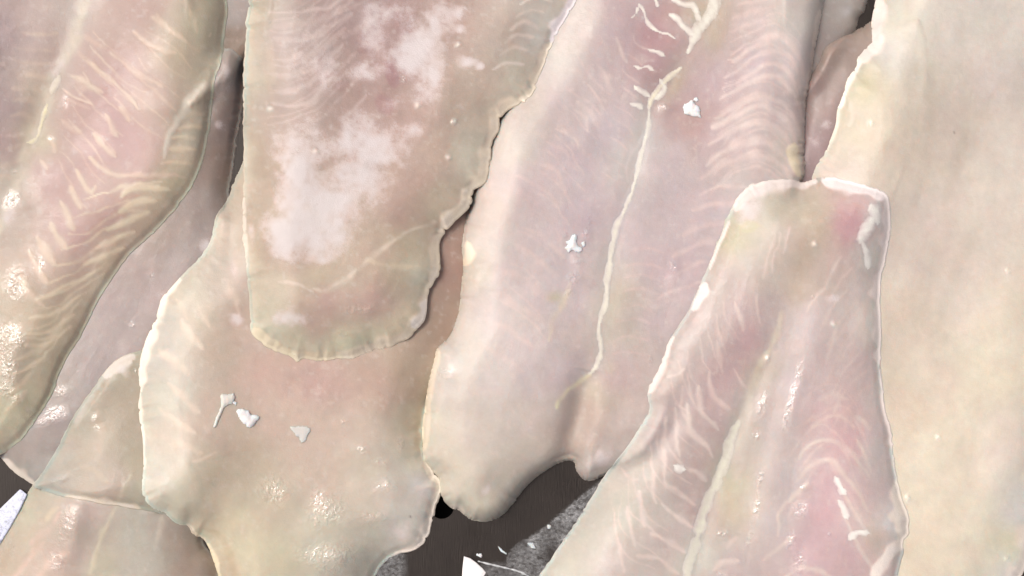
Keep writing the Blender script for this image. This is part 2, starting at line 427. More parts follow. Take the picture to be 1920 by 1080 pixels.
def build_tray():
    V = []; F = []; K = 48; PIT = 330; R = 23
    for i in range(-3, 5):
        for j in range(-3, 4):
            cx, cy = 828 + i * PIT, 950 + j * PIT - 330; h = PIT / 2; base = len(V)
            for k in range(K):
                a = 2 * math.pi * k / K; c, s = math.cos(a), math.sin(a); m = max(abs(c), abs(s))
                V.append((cx + R * c, cy + R * s, 0)); V.append((cx + h * c / m, cy + h * s / m, 0)); V.append((cx + R * c, cy + R * s, -6))
            for k in range(K):
                n = (k + 1) % K
                F.append((base + 3 * k, base + 3 * n, base + 3 * n + 1, base + 3 * k + 1))
                F.append((base + 3 * k, base + 3 * k + 2, base + 3 * n + 2, base + 3 * n))
    V = np.array(V, float)
    W = np.stack([(V[:, 0] - 960) * S, -(V[:, 1] - 540) * S, V[:, 2] * S], 1)
    o = mesh_object("perforated_tray", W, np.array(F), tray_material(), smooth=False)
    tag(o, kind="structure")
    m, nt, b = new_mat("dark_counter"); b.inputs['Base Color'].default_value = (.012, .012, .014, 1); b.inputs['Roughness'].default_value = .6
    tc = N(nt, "ShaderNodeTexCoord").outputs['Object']
    nt.links.new(math_n(nt, 'MULTIPLY_ADD', noise_n(nt, tc, 90, 3), .3, .45), b.inputs['Roughness'])
    Vc = np.array([(-.45, -.4, -.03), (.45, -.4, -.03), (.45, .4, -.03), (-.45, .4, -.03)])
    tag(mesh_object("counter", Vc, np.array([[0, 1, 2, 3]]), m, smooth=False), kind="structure")
build_tray()

def grid_sheet(name, outline, zfun, mat, col=None, msk=None, parent=None, th=1.2, step=2.6):
    """thin closed sheet from an outline (lattice units), height from zfun(x, y)"""
    P = np.asarray(outline, float)
    x0, y0 = P.min(0) - 6; x1, y1 = P.max(0) + 6
    X, Y = np.meshgrid(np.arange(x0, x1, step), np.arange(y0, y1, step))
    global STEP
    sv = STEP; STEP = step
    D, _ = seg_dist(X, Y, P, 30, True); sd = np.where(inside(X, Y, P), D, -D); STEP = sv
    ok = sd > -.6 * step
    cell = ok[:-1, :-1] & ok[1:, :-1] & ok[1:, 1:] & ok[:-1, 1:]
    ny, nx = X.shape; cnt = np.zeros((ny, nx), int)
    for a in (0, 1):
        for c in (0, 1): cnt[a:ny - 1 + a, c:nx - 1 + c] += cell
    used = cnt > 0; gy, gx = np.gradient(sd, step); g = np.hypot(gx, gy) + 1e-6
    mv = used & ((cnt < 4) | (sd < 0)); X[mv] -= (gx / g * sd)[mv]; Y[mv] -= (gy / g * sd)[mv]
    idx = np.full((ny, nx), -1); n = used.sum(); idx[used] = np.arange(n)
    q = np.stack([idx[:-1, :-1][cell], idx[1:, :-1][cell], idx[1:, 1:][cell], idx[:-1, 1:][cell]], 1)
    px, py = X[used], Y[used]; z = zfun(px, py)
    V = np.vstack([world_xyz(px, py, z + th), world_xyz(px, py, z)])
    E = np.vstack([q[:, [0, 1]], q[:, [1, 2]], q[:, [2, 3]], q[:, [3, 0]]])
    key = np.minimum(E[:, 0], E[:, 1]) * n + np.maximum(E[:, 0], E[:, 1])
    _, inv, ct = np.unique(key, return_inverse=True, return_counts=True); be = E[ct[inv] == 1]
    side = np.stack([be[:, 1], be[:, 0], be[:, 0] + n, be[:, 1] + n], 1)
    cc = None if col is None else np.tile(col(px, py, sd[used]), (2, 1))
    mm = None if msk is None else np.tile(msk(px, py, sd[used]), (2, 1))
    return mesh_object(name, V, np.vstack([q, q[:, ::-1] + n, side]), mat, cc, mm, parent)

# clear plastic film lying on the tray, frosted in patches, the large one painting the lit tray
def film_material():
    m, nt, b = new_mat("clear_film"); L = nt.links.new
    tc = N(nt, "ShaderNodeTexCoord").outputs['Object']
    sep = N(nt, "ShaderNodeSeparateColor"); L(N(nt, "ShaderNodeAttribute", attribute_name="msk").outputs['Color'], sep.inputs[0])
    f = noise_n(nt, tc, 900, 4, .7); mp = N(nt, "ShaderNodeMapping"); mp.inputs['Rotation'].default_value = (0, 0, .9); mp.inputs['Scale'].default_value = (.6, 1.3, 1); L(tc, mp.inputs[0])
    f2 = noise_n(nt, mp.outputs[0], 700, 3, .7)
    a = math_n(nt, 'MULTIPLY', sep.outputs[0], ramp(nt, math_n(nt, 'ADD', math_n(nt, 'MULTIPLY', f, .5), math_n(nt, 'MULTIPLY', f2, .5)), .32, .66))
    L(math_n(nt, 'ADD', math_n(nt, 'MULTIPLY', a, .26), .0, clamp=True), b.inputs['Alpha'])
    b.inputs['Base Color'].default_value = (.55, .58, .6, 1); b.inputs['Roughness'].default_value = .22
    bu = N(nt, "ShaderNodeBump"); bu.inputs['Strength'].default_value = 1; bu.inputs['Distance'].default_value = .0006
    L(f2, bu.inputs['Height']); L(bu.outputs[0], b.inputs['Normal'])
    return m
LIT = [(1140, 895), (1085, 935), (1050, 965), (1005, 1000), (968, 1022), (950, 1050), (965, 1090), (1040, 1090), (1090, 1000), (1140, 930)]  # outline of the lit tray area, painted as a pale patch of film
def film_mask(x, y, sd):
    P = catmull(LIT, True, 6); q = np.zeros(len(x))
    for k in range(0, len(x), 20000):
        xs, ys = x[k:k + 20000], y[k:k + 20000]
        d = np.min(np.hypot(xs[:, None] - P[None, :, 0], ys[:, None] - P[None, :, 1]), 1)
        ins = np.zeros(len(xs), bool)
        A = P; B = np.roll(P, -1, 0)
        for a, b in zip(A, B):
            c = (a[1] > ys) != (b[1] > ys)
            ins ^= c & (xs < a[0] + (ys - a[1]) * (b[0] - a[0]) / (b[1] - a[1] + 1e-9))
        q[k:k + 20000] = sstep(-5, 4, np.where(ins, d, -d))
    hole = np.exp(-((x - 1035) / 16) ** 2 - ((y - 1040) / 26) ** 2)
    q = q * (1 - .9 * hole) * (.45 + .9 * vnoise(x, y, 26, 5))
    q = np.maximum(q, .75 * sstep(1034, 1050, y - (x - 715) * -.2) * sstep(770, 745, x) * sstep(695, 715, x))
    q = np.maximum(q, .55 * sstep(1050, 1064, y) * sstep(895, 910, x) * sstep(1050, 990, x))
    return np.stack([q, 0 * q, 0 * q], 1)
fo = grid_sheet("plastic_film", [(650, 1010), (760, 1000), (900, 1000), (960, 950), (1100, 880), (1230, 850), (1240, 1200), (640, 1200)],
           lambda x, y: 1.5 + 1.2 * fbm(x, y, 60, 6, 3), film_material(), msk=film_mask, th=.6)
tag(fo, "clear plastic film on the dark tray, with grey frosted patches and a painted lit area", "plastic film")

def white_film_material(name, col, rough):
    m, nt, b = new_mat(name); L = nt.links.new
    tc = N(nt, "ShaderNodeTexCoord").outputs['Object']
    n1 = noise_n(nt, tc, 900, 4, .7)
    mx = N(nt, "ShaderNodeMix", data_type='RGBA'); L(ramp(nt, n1, .3, .52), mx.inputs[0])
    mx.inputs[6].default_value = tuple(c * .55 for c in col) + (1,); mx.inputs[7].default_value = tuple(col) + (1,)
    L(mx.outputs[2], b.inputs['Base Color']); b.inputs['Roughness'].default_value = rough
    bu = N(nt, "ShaderNodeBump"); bu.inputs['Strength'].default_value = .8; bu.inputs['Distance'].default_value = .0003
    L(n1, bu.inputs['Height']); L(bu.outputs[0], b.inputs['Normal'])
    return m
m_w, nt_, b_ = new_mat("foil_painted_highlight"); b_.inputs['Base Color'].default_value = (.9, .9, .9, 1); b_.inputs['Roughness'].default_value = .25  # white base colour stands for a blown-out highlight
so = grid_sheet("foil_scrap", [(870, 1043), (882, 1047), (893, 1055), (905, 1066), (918, 1083), (960, 1140), (864, 1140), (867, 1068)],
           lambda x, y: 7 + (1060 - y) * .12 + (x - 880) * -.20, m_w, th=.8, step=2.0)
tag(so, "small folded corner of plastic with its highlight painted white, at the bottom, beside the dark tray gap", "scrap")
# crease of the film running right from the scrap: a thin raised fold
fold = catmull([(896, 1052), (915, 1057), (940, 1063), (965, 1069), (985, 1077), (1010, 1092)], False, 2.5)
fm_ = white_film_material("film_fold", (.62, .66, .68), .15)
nn = len(fold); nr = np.stack([np.gradient(fold[:, 1]), -np.gradient(fold[:, 0])], 1); nr /= np.linalg.norm(nr, axis=1)[:, None]
wd = .6 + 1.6 * vnoise(fold[:, 0], fold[:, 1], 6, 8)
rows = []
for s_, z_ in ((-1, 1.5), (0, 5.5), (1, 1.5)):
    p = fold + nr * (s_ * wd)[:, None]; rows.append(world_xyz(p[:, 0], p[:, 1], np.full(nn, z_)))
VV = np.vstack(rows); QQ = []
for r in range(2):
    for k in range(nn - 1): QQ.append((r * nn + k, r * nn + k + 1, (r + 1) * nn + k + 1, (r + 1) * nn + k))
fd = mesh_object("film_fold", VV - 0, np.array(QQ), fm_, parent=fo)

po = grid_sheet("pale_strip", [(38, 917), (51, 927), (38, 955), (20, 988), (0, 1020), (-40, 1080), (-110, 1080), (-60, 1000), (0, 954)],  # pale bluish strip with darker speckles
           lambda x, y: 3 + 1.2 * fbm(x, y, 30, 12, 2), white_film_material("blue_white_strip", (.60, .66, .82), .35), th=1.0)
tag(po, "pale bluish white speckled strip on the dark tray at the lower left edge", "strip")

# ------------------------------------------------------------------ the fillets, lowest first
G = "raw white fish fillets piled on the tray"
# sliver at the top between the centre fillet and the big cream one
f = Fillet([(1470, -120), (1640, -120), (1625, 0), (1610, 30), (1600, 60), (1570, 110), (1530, 170), (1480, 200), (1450, 60)], T=30, R=45, seed=2)
f.colours([(1580, 10, 182, 176, 170), (1550, 80, 172, 160, 155), (1600, 40, 176, 168, 160)]); f.blob(1588, 22, 12, 10, (205, 205, 205), .6)
f.build("fish_fillet", "mostly hidden greyish fillet at the top edge, beside the small black gap", group=G)
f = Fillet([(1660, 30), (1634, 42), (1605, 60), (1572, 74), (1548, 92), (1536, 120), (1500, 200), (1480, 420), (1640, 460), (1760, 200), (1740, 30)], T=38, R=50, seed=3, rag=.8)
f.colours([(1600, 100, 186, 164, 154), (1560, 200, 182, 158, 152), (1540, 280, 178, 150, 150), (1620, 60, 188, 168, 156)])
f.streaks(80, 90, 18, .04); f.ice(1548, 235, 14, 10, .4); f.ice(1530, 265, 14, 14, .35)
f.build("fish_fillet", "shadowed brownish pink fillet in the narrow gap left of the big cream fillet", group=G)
f = Fillet([(360, -140), (520, -140), (520, 60), (470, 105), (452, 130), (420, 170), (340, 200), (330, 0)], T=26, R=40, seed=4)
f.colours([(440, 20, 172, 162, 156), (440, 80, 160, 138, 122)])
f.build("fish_fillet", "hidden greyish fillet showing at the top between the two left fillets", group=G)

# long one under the left fillet
f = Fillet([(395, 110), (425, 92), (445, 102), (456, 125), (457, 160), (454, 200), (447, 240), (440, 280), (433, 330), (428, 370), (440, 430), (430, 520), (370, 640),
            (270, 760), (170, 870), (95, 912), (64, 908), (40, 892), (20, 876), (3, 858), (-30, 830), (-20, 760), (60, 640), (150, 480), (260, 330), (350, 180)], T=34, R=60, seed=5, rag=1.5, curve=1.6)
f.colours([(430, 140, 176, 166, 158), (420, 200, 168, 150, 140), (405, 300, 166, 146, 134), (430, 250, 165, 148, 140), (380, 400, 180, 164, 155), (415, 430, 178, 168, 162),  # upper points keep part of the left fillet's shade in the colour
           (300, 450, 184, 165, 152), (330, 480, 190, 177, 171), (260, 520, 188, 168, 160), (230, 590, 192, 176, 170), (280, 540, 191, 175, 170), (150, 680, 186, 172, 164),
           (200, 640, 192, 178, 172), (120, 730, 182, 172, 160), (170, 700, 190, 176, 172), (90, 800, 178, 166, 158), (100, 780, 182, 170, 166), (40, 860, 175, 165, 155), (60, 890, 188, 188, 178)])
f.streaks(118, 120, 16, .045)
f.ice(385, 462, 13, 18, .9); f.ice(415, 235, 12, 10, .6); f.ice(425, 145, 18, 34, .35); f.ice(290, 560, 40, 50, .22); f.ice(215, 650, 40, 40, .22); f.ice(130, 740, 40, 30, .2)
f.rim(4, .5, (190, 186, 180)); f.rimseg([(8, 862), (25, 880), (42, 894), (64, 907)], 11, .9)
f.wetspot(103, 778, 22, 16); f.wetspot(115, 733, 10, 10, .8); f.wetspot(80, 790, 10, 10, .7)
for p in ((287, 515), (246, 608), (300, 553)): f.wetspot(*p, 5, 5, .9)
f.build("fish_fillet", "long narrow fillet in the shade of the left fillet, its white tip over the tray", group=G)

# two thin overlapping ones at the bottom left
f = Fillet([(100, 880), (62, 912), (50, 930), (38, 955), (20, 988), (2, 1016), (-40, 1080), (-60, 1200), (430, 1200), (412, 1100), (402, 1050), (380, 1010), (420, 960), (400, 860), (250, 820)], T=44, R=85, seed=6, rag=.8, curve=1.5)
f.colours([(50, 960, 182, 182, 158), (90, 930, 184, 182, 160), (130, 960, 200, 182, 168), (60, 1010, 186, 182, 158), (100, 1040, 200, 176, 162), (90, 1000, 196, 180, 162), (150, 1040, 200, 180, 168), (200, 1000, 188, 180, 162), (250, 1000, 176, 180, 160),
           (300, 1010, 176, 180, 162), (60, 1060, 196, 174, 148), (20, 1060, 190, 176, 152), (350, 1060, 180, 160, 142), (325, 1010, 184, 168, 150), (260, 1060, 180, 186, 164), (190, 1060, 190, 188, 162), (160, 960, 200, 180, 168)])
f.stroke([(240, 880), (232, 915), (222, 940), (205, 975), (190, 1010), (172, 1070), (165, 1120)], 6, .45, (200, 204, 175), h=1)
f.stroke([(60, 1020), (90, 990), (115, 960)], 8, .35, (215, 190, 178)); f.stroke([(20, 1090), (60, 1040), (85, 1015)], 7, .35, (216, 190, 160))
f.stroke([(70, 1080), (100, 1050), (130, 1035)], 7, .3, (214, 190, 165)); f.stroke([(290, 1030), (300, 1000), (305, 970)], 7, .35, (198, 200, 180))
f.stroke([(85, 975), (95, 960), (110, 950)], 8, .35, (212, 206, 180)); f.blob(295, 963, 9, 5, (120, 118, 95), .5)
f.wetspot(124, 985, 16, 34, 1, 15); f.wetspot(106, 1052, 12, 16, 1); f.wetspot(20, 1030, 10, 14, .5)
f.hgt([(146, 940), (128, 1060)], 24, 5)
f.build("fish_fillet", "lowest fillet at the bottom left with a wet glossy streak, below the thin seam", group=G)
f = Fillet([(330, 640), (268, 658), (235, 668), (213, 681), (196, 700), (172, 735), (150, 765), (128, 802), (108, 842), (90, 872), (74, 898), (64, 911), (90, 921), (125, 932),
            (165, 938), (200, 945), (240, 951), (280, 957), (330, 966), (400, 960), (420, 860), (400, 700)], T=12, R=90, e0=1, seed=7, rag=1.2)
f.colours([(230, 690, 192, 180, 152), (215, 690, 200, 204, 180), (150, 790, 188, 186, 164), (200, 830, 199, 188, 162), (240, 760, 190, 176, 150), (120, 860, 184, 188, 168), (100, 905, 186, 190, 172),
           (180, 900, 196, 184, 160), (230, 910, 192, 176, 150), (205, 905, 198, 182, 168), (250, 870, 190, 180, 152), (260, 920, 180, 180, 156), (160, 840, 196, 184, 160), (190, 780, 196, 182, 158), (185, 870, 200, 186, 166)])
f.stroke([(135, 830), (115, 860), (95, 890), (80, 912)], 12, .3, (188, 196, 174)); f.stroke([(205, 690), (170, 745), (140, 800)], 6, .5, (205, 210, 190), h=1)
f.stroke([(180, 770), (190, 800), (186, 850)], 9, .25, (208, 190, 165)); f.stroke([(150, 870), (175, 880), (200, 905)], 7, .3, (210, 196, 172)); f.stroke([(245, 890), (232, 920), (222, 945)], 6, .45, (200, 202, 175), h=1)
f.rimseg([(198, 702), (208, 690), (225, 678), (248, 670)], 22, 1); f.rimseg([(125, 933), (165, 939), (200, 945), (225, 949), (260, 954)], 9, .8, (214, 208, 188), h=2.5)
f.wetspot(178, 782, 6, 6, .9); f.wetspot(182, 800, 5, 5, .9); f.wetspot(98, 905, 4, 4, 1); f.wetspot(115, 897, 6, 3, 1, -35); f.wetspot(255, 693, 5, 4, .9)
f.rim(5, .3)
f.build("fish_fillet", "thin cream green fillet between the long shaded one and the wide bottom one", group=G, lift=0.3)

# wide one at the bottom middle
f = Fillet([(500, 240), (470, 275), (452, 315), (440, 345), (430, 372), (408, 402), (401, 428), (394, 456), (372, 488), (352, 508), (337, 523), (318, 545), (304, 562), (292, 600),
            (280, 625), (272, 650), (266, 672), (262, 700), (264, 735), (261, 760), (264, 790), (269, 830), (270, 880), (268, 925), (284, 948), (312, 962), (334, 982), (352, 984),
            (362, 1000), (384, 1010), (396, 1030), (404, 1056), (414, 1085), (440, 1150), (560, 1190), (680, 1130), (700, 1085), (720, 1052), (745, 1038), (775, 1030), (797, 1012),
            (808, 985), (815, 950), (825, 925), (825, 905), (812, 888), (800, 866), (792, 850), (792, 820), (794, 780), (810, 730), (850, 680), (890, 600), (900, 480), (905, 380), (880, 260), (700, 200)],
           T=46, R=85, e0=3, seed=8, rag=1.7, curve=1.5)
f.colours([(445, 345, 186, 170, 154), (430, 440, 186, 170, 155), (440, 520, 186, 168, 156), (400, 500, 182, 172, 158), (350, 560, 190, 182, 166), (310, 620, 186, 186, 172), (290, 680, 184, 184, 170), (300, 740, 186, 182, 168),
           (370, 600, 190, 174, 156), (450, 600, 190, 165, 152), (400, 650, 192, 170, 154), (500, 700, 194, 164, 148), (600, 720, 192, 160, 144), (700, 720, 184, 156, 138), (850, 500, 170, 140, 122), (840, 620, 172, 146, 130),  # dark brown points put the shade between the upper fillets into the colour
           (760, 700, 176, 154, 136), (780, 800, 180, 166, 146), (400, 800, 194, 170, 156), (320, 850, 194, 181, 166), (290, 870, 194, 192, 174), (300, 900, 194, 192, 174), (330, 950, 192, 186, 166), (450, 850, 192, 172, 154),
           (400, 880, 188, 172, 152), (550, 800, 200, 176, 162), (650, 800, 200, 178, 164), (600, 900, 197, 175, 160), (500, 930, 194, 178, 158), (440, 980, 192, 180, 156), (400, 960, 192, 176, 154), (450, 1030, 188, 183, 158), (600, 1000, 184, 182, 162),
           (520, 1050, 186, 180, 156), (700, 1000, 186, 184, 166), (700, 880, 192, 180, 164), (690, 960, 194, 178, 162), (740, 900, 195, 184, 172), (770, 860, 192, 184, 166), (790, 900, 194, 196, 186), (760, 960, 194, 192, 180), (740, 990, 192, 188, 178), (650, 1060, 180, 182, 162), (430, 1060, 190, 172, 150)])
for P, w, s in (([(340, 600), (352, 622), (377, 655)], 8, .45), ([(296, 655), (320, 672), (352, 702)], 9, .5), ([(372, 570), (382, 590), (392, 612)], 7, .35), ([(316, 718), (342, 742), (375, 775)], 8, .4),
                ([(298, 764), (330, 785), (368, 812)], 8, .4), ([(300, 815), (340, 835), (380, 850)], 8, .25), ([(360, 865), (385, 858), (405, 845)], 5, .35), ([(330, 560), (345, 580), (352, 600)], 6, .3), ([(420, 520), (440, 560), (450, 590)], 9, .2)):
    f.stroke(P, w, s, (206, 196, 180), h=.8)
f.stroke([(385, 990), (410, 1000), (428, 1030), (440, 1085)], 9, .35, (172, 160, 135), h=-3)
f.hgt([(300, 620), (380, 700), (420, 860)], 50, 5)
f.blob(285, 880, 32, 60, (196, 200, 186), .35); f.blob(560, 830, 60, 40, (206, 180, 165), .2); f.blob(620, 740, 100, 30, (190, 156, 140), .2)
f.ice(445, 600, 16, 12, .5); f.ice(440, 500, 14, 30, .25); f.ice(610, 1000, 160, 50, .1); f.ice(785, 915, 24, 34, .4, c=(208, 210, 202)); f.ice(760, 1000, 30, 24, .3)
f.rim(5, .45)
f.rimseg([(338, 524), (318, 545), (304, 563), (290, 603), (275, 645), (265, 680), (263, 735)], 12, .8, h=3); f.rimseg([(262, 740), (262, 775), (268, 830), (270, 880)], 6, .6)
f.rimseg([(825, 905), (824, 928), (814, 955), (808, 985), (797, 1012), (772, 1030), (742, 1040)], 13, .7, h=3); f.rimseg([(800, 866), (812, 888), (826, 905)], 8, .6)
f.rimseg([(352, 984), (364, 1001), (386, 1012)], 9, .7, (205, 200, 180)); f.rimseg([(390, 1018), (402, 1050), (412, 1085)], 7, .7, (205, 208, 178))
for p in ((612, 958, 34, 30), (617, 1054, 26, 24), (590, 1040, 34, 20), (640, 1040, 26, 20), (515, 920, 26, 22), (598, 935, 14, 16), (712, 870, 12, 9), (680, 845, 10, 8), (722, 912, 22, 12), (645, 792, 6, 5), (700, 970, 26, 12), (750, 830, 6, 14)):
    f.wetspot(*p, 1 if p[1] > 900 else .8)
f.blob(767, 970, 2.5, 2, (60, 70, 70), .9)
f.build("fish_fillet", "wide fillet with three white crumbs on it, at the bottom left of the centre", group=G)

# big cream one at the right
f = Fillet([(1655, -140), (1646, -40), (1643, 0), (1637, 40), (1636, 75), (1622, 95), (1610, 112), (1606, 128), (1590, 150), (1582, 178), (1572, 206), (1566, 240), (1548, 286), (1526, 325), (1510, 400), (1490, 600),
            (1500, 900), (1560, 1150), (1700, 1240), (1850, 1180), (1900, 1110), (1935, 1020), (1975, 880), (2060, 600), (2120, 200), (2120, -140)], T=62, R=150, e0=5, seed=9, rag=1.4, curve=1.9)
f.colours([(1680, 50, 196, 194, 178), (1800, 50, 200, 195, 183), (1900, 50, 200, 196, 184), (1660, 100, 196, 198, 186), (1625, 165, 190, 184, 154), (1600, 210, 196, 186, 166), (1620, 260, 196, 188, 164), (1700, 200, 200, 190, 174),
           (1850, 150, 204, 192, 182), (1800, 250, 200, 188, 174), (1600, 300, 200, 188, 174), (1700, 300, 206, 190, 174), (1740, 150, 200, 192, 176), (1900, 250, 206, 197, 184), (1750, 400, 207, 195, 182), (1850, 400, 209, 199, 185), (1700, 450, 204, 190, 176),
           (1700, 600, 208, 194, 176), (1800, 550, 211, 199, 185), (1880, 600, 214, 204, 184), (1750, 700, 211, 199, 181), (1850, 700, 216, 206, 184), (1700, 760, 208, 192, 172), (1780, 850, 218, 208, 186), (1880, 850, 220, 208, 192),
           (1750, 950, 217, 205, 184), (1850, 950, 221, 211, 190), (1720, 1050, 214, 200, 178), (1830, 1050, 218, 208, 186), (1895, 1020, 220, 215, 180), (1905, 1060, 214, 216, 205), (1910, 960, 214, 216, 205), (1560, 350, 200, 186, 174)], r=34)
f.streaks(100, 190, 26, .022, 0, (.8, 1, 1.1)); f.streaks(122, 150, 40, .03, 1, (.9, 1, 1.2)); f.streaks(95, 300, 70, .03, 2, (.6, 1, 1))
for P in ([(1700, 0), (1716, 120), (1700, 260)], [(1800, 20), (1815, 160), (1800, 300)], [(1860, 180), (1810, 290), (1770, 380)], [(1840, 420), (1790, 520), (1760, 620)], [(1750, 120), (1745, 260), (1720, 380)]):
    f.stroke(P, 16, .13, (188, 176, 160), h=-1, brk=.2, opq=0)
f.stroke([(1595, 185), (1600, 210), (1592, 240)], 7, .4, (206, 206, 190)); f.blob(1625, 165, 16, 34, (196, 188, 150), .4, 25)
f.rim(6, .4)
f.rimseg([(1652, -20), (1645, 30), (1640, 75), (1625, 98), (1612, 115)], 16, .8, (210, 214, 208), h=3); f.rimseg([(1612, 112), (1606, 128), (1591, 150), (1583, 178), (1574, 205)], 7, .95, (222, 226, 214), h=2); f.rimseg([(1574, 205), (1566, 240), (1550, 284)], 5, .6)
f.rimseg([(1985, 850), (1940, 1010), (1905, 1100)], 26, .6, (216, 222, 210))
for p in ((1632, 232), (1889, 507), (1890, 1046), (1757, 822), (1702, 934)): f.blob(p[0], p[1], 4, 5, (236, 232, 215), .8, h=1.5); f.wetspot(*p, 5, 5, 1)
f.blob(1789, 246, 2, 3, (120, 105, 95), .7)
f.build("fish_fillet", "large smooth cream coloured fillet filling the right side of the pile", group=G, stiff=50)
# centre fillet with the white branching membrane
f = Fillet([(1100, -140), (1070, -40), (1050, 0), (1026, 50), (998, 100), (975, 160), (946, 200), (922, 245), (905, 292), (892, 340), (880, 390), (872, 430), (868, 462), (870, 500), (865, 550), (860, 592),
            (845, 630), (822, 655), (813, 688), (806, 715), (802, 745), (796, 790), (795, 845), (802, 868), (824, 895), (830, 928), (846, 950), (862, 957), (884, 972), (910, 976), (935, 968), (958, 946), (980, 918),
            (1005, 893), (1035, 873), (1062, 861), (1078, 864), (1084, 884), (1100, 899), (1122, 895), (1145, 886), (1220, 860), (1290, 760), (1340, 660), (1400, 560), (1455, 440), (1504, 332), (1507, 280),
            (1509, 200), (1517, 150), (1528, 80), (1538, 30), (1548, -40), (1555, -140)], T=64, R=72, e0=6, seed=10, rag=1.1, curve=2.0)
f.colours([(1100, 30, 190, 184, 172), (1060, 100, 190, 186, 174), (1000, 200, 194, 186, 172), (960, 280, 195, 190, 176), (920, 400, 196, 184, 170), (890, 500, 194, 186, 168), (870, 650, 194, 188, 174), (840, 720, 194, 188, 174),
           (820, 800, 192, 189, 170), (840, 880, 190, 186, 166), (900, 930, 188, 184, 164), (1150, 50, 186, 168, 165), (1180, 40, 180, 158, 154), (1230, 60, 174, 142, 140), (1130, 130, 190, 175, 170), (1050, 200, 192, 178, 172),
           (1000, 350, 198, 183, 178), (1080, 300, 195, 180, 178), (1150, 250, 192, 178, 176), (1030, 450, 198, 184, 180), (1100, 400, 196, 180, 178), (960, 500, 198, 186, 179), (950, 600, 198, 188, 179), (1050, 550, 198, 185, 181),
           (1000, 650, 200, 188, 181), (920, 700, 198, 190, 180), (1000, 720, 200, 190, 183), (900, 800, 194, 186, 172), (980, 780, 198, 189, 176), (1060, 700, 196, 182, 178), (1000, 850, 192, 184, 168), (940, 900, 188, 182, 165),
           (1095, 770, 182, 162, 146), (1075, 830, 182, 164, 148), (1120, 740, 182, 172, 150), (1150, 700, 190, 170, 165), (1170, 800, 188, 174, 163), (1120, 870, 184, 178, 168), (1230, 120, 178, 148, 146), (1270, 130, 176, 160, 148), (1280, 160, 172, 150, 144),
           (1350, 50, 184, 166, 152), (1325, 30, 178, 166, 142), (1400, 50, 191, 176, 168), (1330, 150, 184, 162, 160), (1330, 250, 186, 166, 162), (1250, 300, 188, 176, 172), (1200, 280, 190, 186, 178), (1180, 320, 188, 186, 176), (1260, 380, 186, 172, 168),
           (1300, 230, 180, 150, 140), (1420, 120, 192, 175, 172), (1450, 200, 193, 177, 170), (1480, 120, 193, 184, 176), (1500, 40, 192, 188, 176), (1490, 280, 195, 187, 172), (1400, 260, 194, 177, 170), (1400, 330, 193, 181, 172),
           (1350, 400, 192, 178, 174), (1200, 450, 191, 177, 173), (1150, 500, 188, 183, 174), (1250, 500, 189, 170, 168), (1180, 620, 184, 176, 160), (1300, 500, 188, 170, 166), (1230, 600, 189, 172, 168), (1130, 650, 188, 180, 168), (1170, 560, 186, 178, 162)])
f.streaks(108, 150, 20, .03)
f.hgt([(1100, 690), (1085, 770), (1065, 850), (1060, 890)], 26, -20)
f.hgt([(1330, 20), (1300, 80), (1225, 190), (1190, 320), (1150, 440), (1140, 560), (1115, 690)], 20, -2.5)
f.hgt([(1040, 500), (1000, 650), (940, 820)], 60, 8)
PK = (208, 196, 190)
f.family([(1370, 112), (1425, 78), (1462, 62), (1498, 100), (1508, 150)], [(1315, 330), (1370, 300), (1425, 290), (1470, 320), (1490, 352)], 9, 7, .42, PK, brk=.25)
f.family([(1375, 60), (1425, 38), (1462, 30), (1505, 70)], [(1330, 370), (1375, 330), (1425, 318), (1470, 345)], 17, 2.8, .28, PK, jit=4)
f.family([(1080, 120), (1110, 150), (1135, 190)], [(930, 560), (980, 590), (1020, 640)], 14, 3, .2, PK, jit=8)
f.family([(1185, 60), (1200, 75), (1215, 90)], [(1130, 330), (1150, 335), (1170, 350)], 9, 2.6, .25, PK, jit=6)
f.family([(1310, 360), (1360, 345), (1410, 350)], [(1235, 560), (1290, 530), (1340, 520)], 6, 7, .25, PK)
f.family([(1380, 10), (1420, 0), (1450, -10)], [(1370, 60), (1410, 45), (1450, 38)], 3, 7, .3, PK)
f.family([(1160, 70), (1170, 95), (1178, 118)], [(1040, 250), (1068, 268), (1078, 292)], 5, 5, .35, PK)
f.family([(1085, 190), (1110, 210), (1125, 240)], [(960, 340), (1010, 360), (1040, 400)], 5, 6, .22, PK)
f.family([(980, 420), (1020, 440), (1060, 480)], [(900, 640), (950, 660), (990, 690)], 6, 8, .2, PK)
f.family([(1180, 470), (1215, 465), (1250, 475)], [(1150, 660), (1180, 655), (1215, 662)], 8, 3.2, .28, (200, 184, 180))
f.stroke([(1108, 704), (1085, 718), (1060, 738), (1042, 765)], 6, .5, (206, 204, 176), h=2); f.stroke([(1070, 530), (1055, 570), (1035, 600), (1028, 640)], 7, .35, (205, 198, 178), h=1)
f.blob(1040, 558, 14, 10, (190, 184, 150), .6); f.blob(1300, 240, 18, 30, (182, 148, 136), .3); f.blob(1265, 160, 14, 40, (182, 172, 144), .5, 30); f.blob(1345, 60, 16, 50, (184, 170, 146), .4, 15)
f.blob(1205, 230, 20, 60, (190, 190, 176), .4, 12); f.blob(1200, 260, 10, 50, (190, 196, 184), .3, 10); f.blob(1150, 570, 20, 70, (184, 178, 154), .35, 10); f.blob(1145, 690, 14, 12, (182, 176, 150), .4)
f.blob(1245, 75, 26, 18, (172, 132, 130), .5, 30); f.blob(1225, 150, 16, 14, (172, 140, 136), .4); f.blob(1262, 25, 26, 18, (176, 142, 138), .5)
for p in ((1268, 108, 7, 6), (1205, 110, 18, 12), (1290, 45, 16, 20), (1195, 190, 12, 12)): f.blob(p[0], p[1], p[2], p[3], (196, 182, 176), .25, ragged=.3)
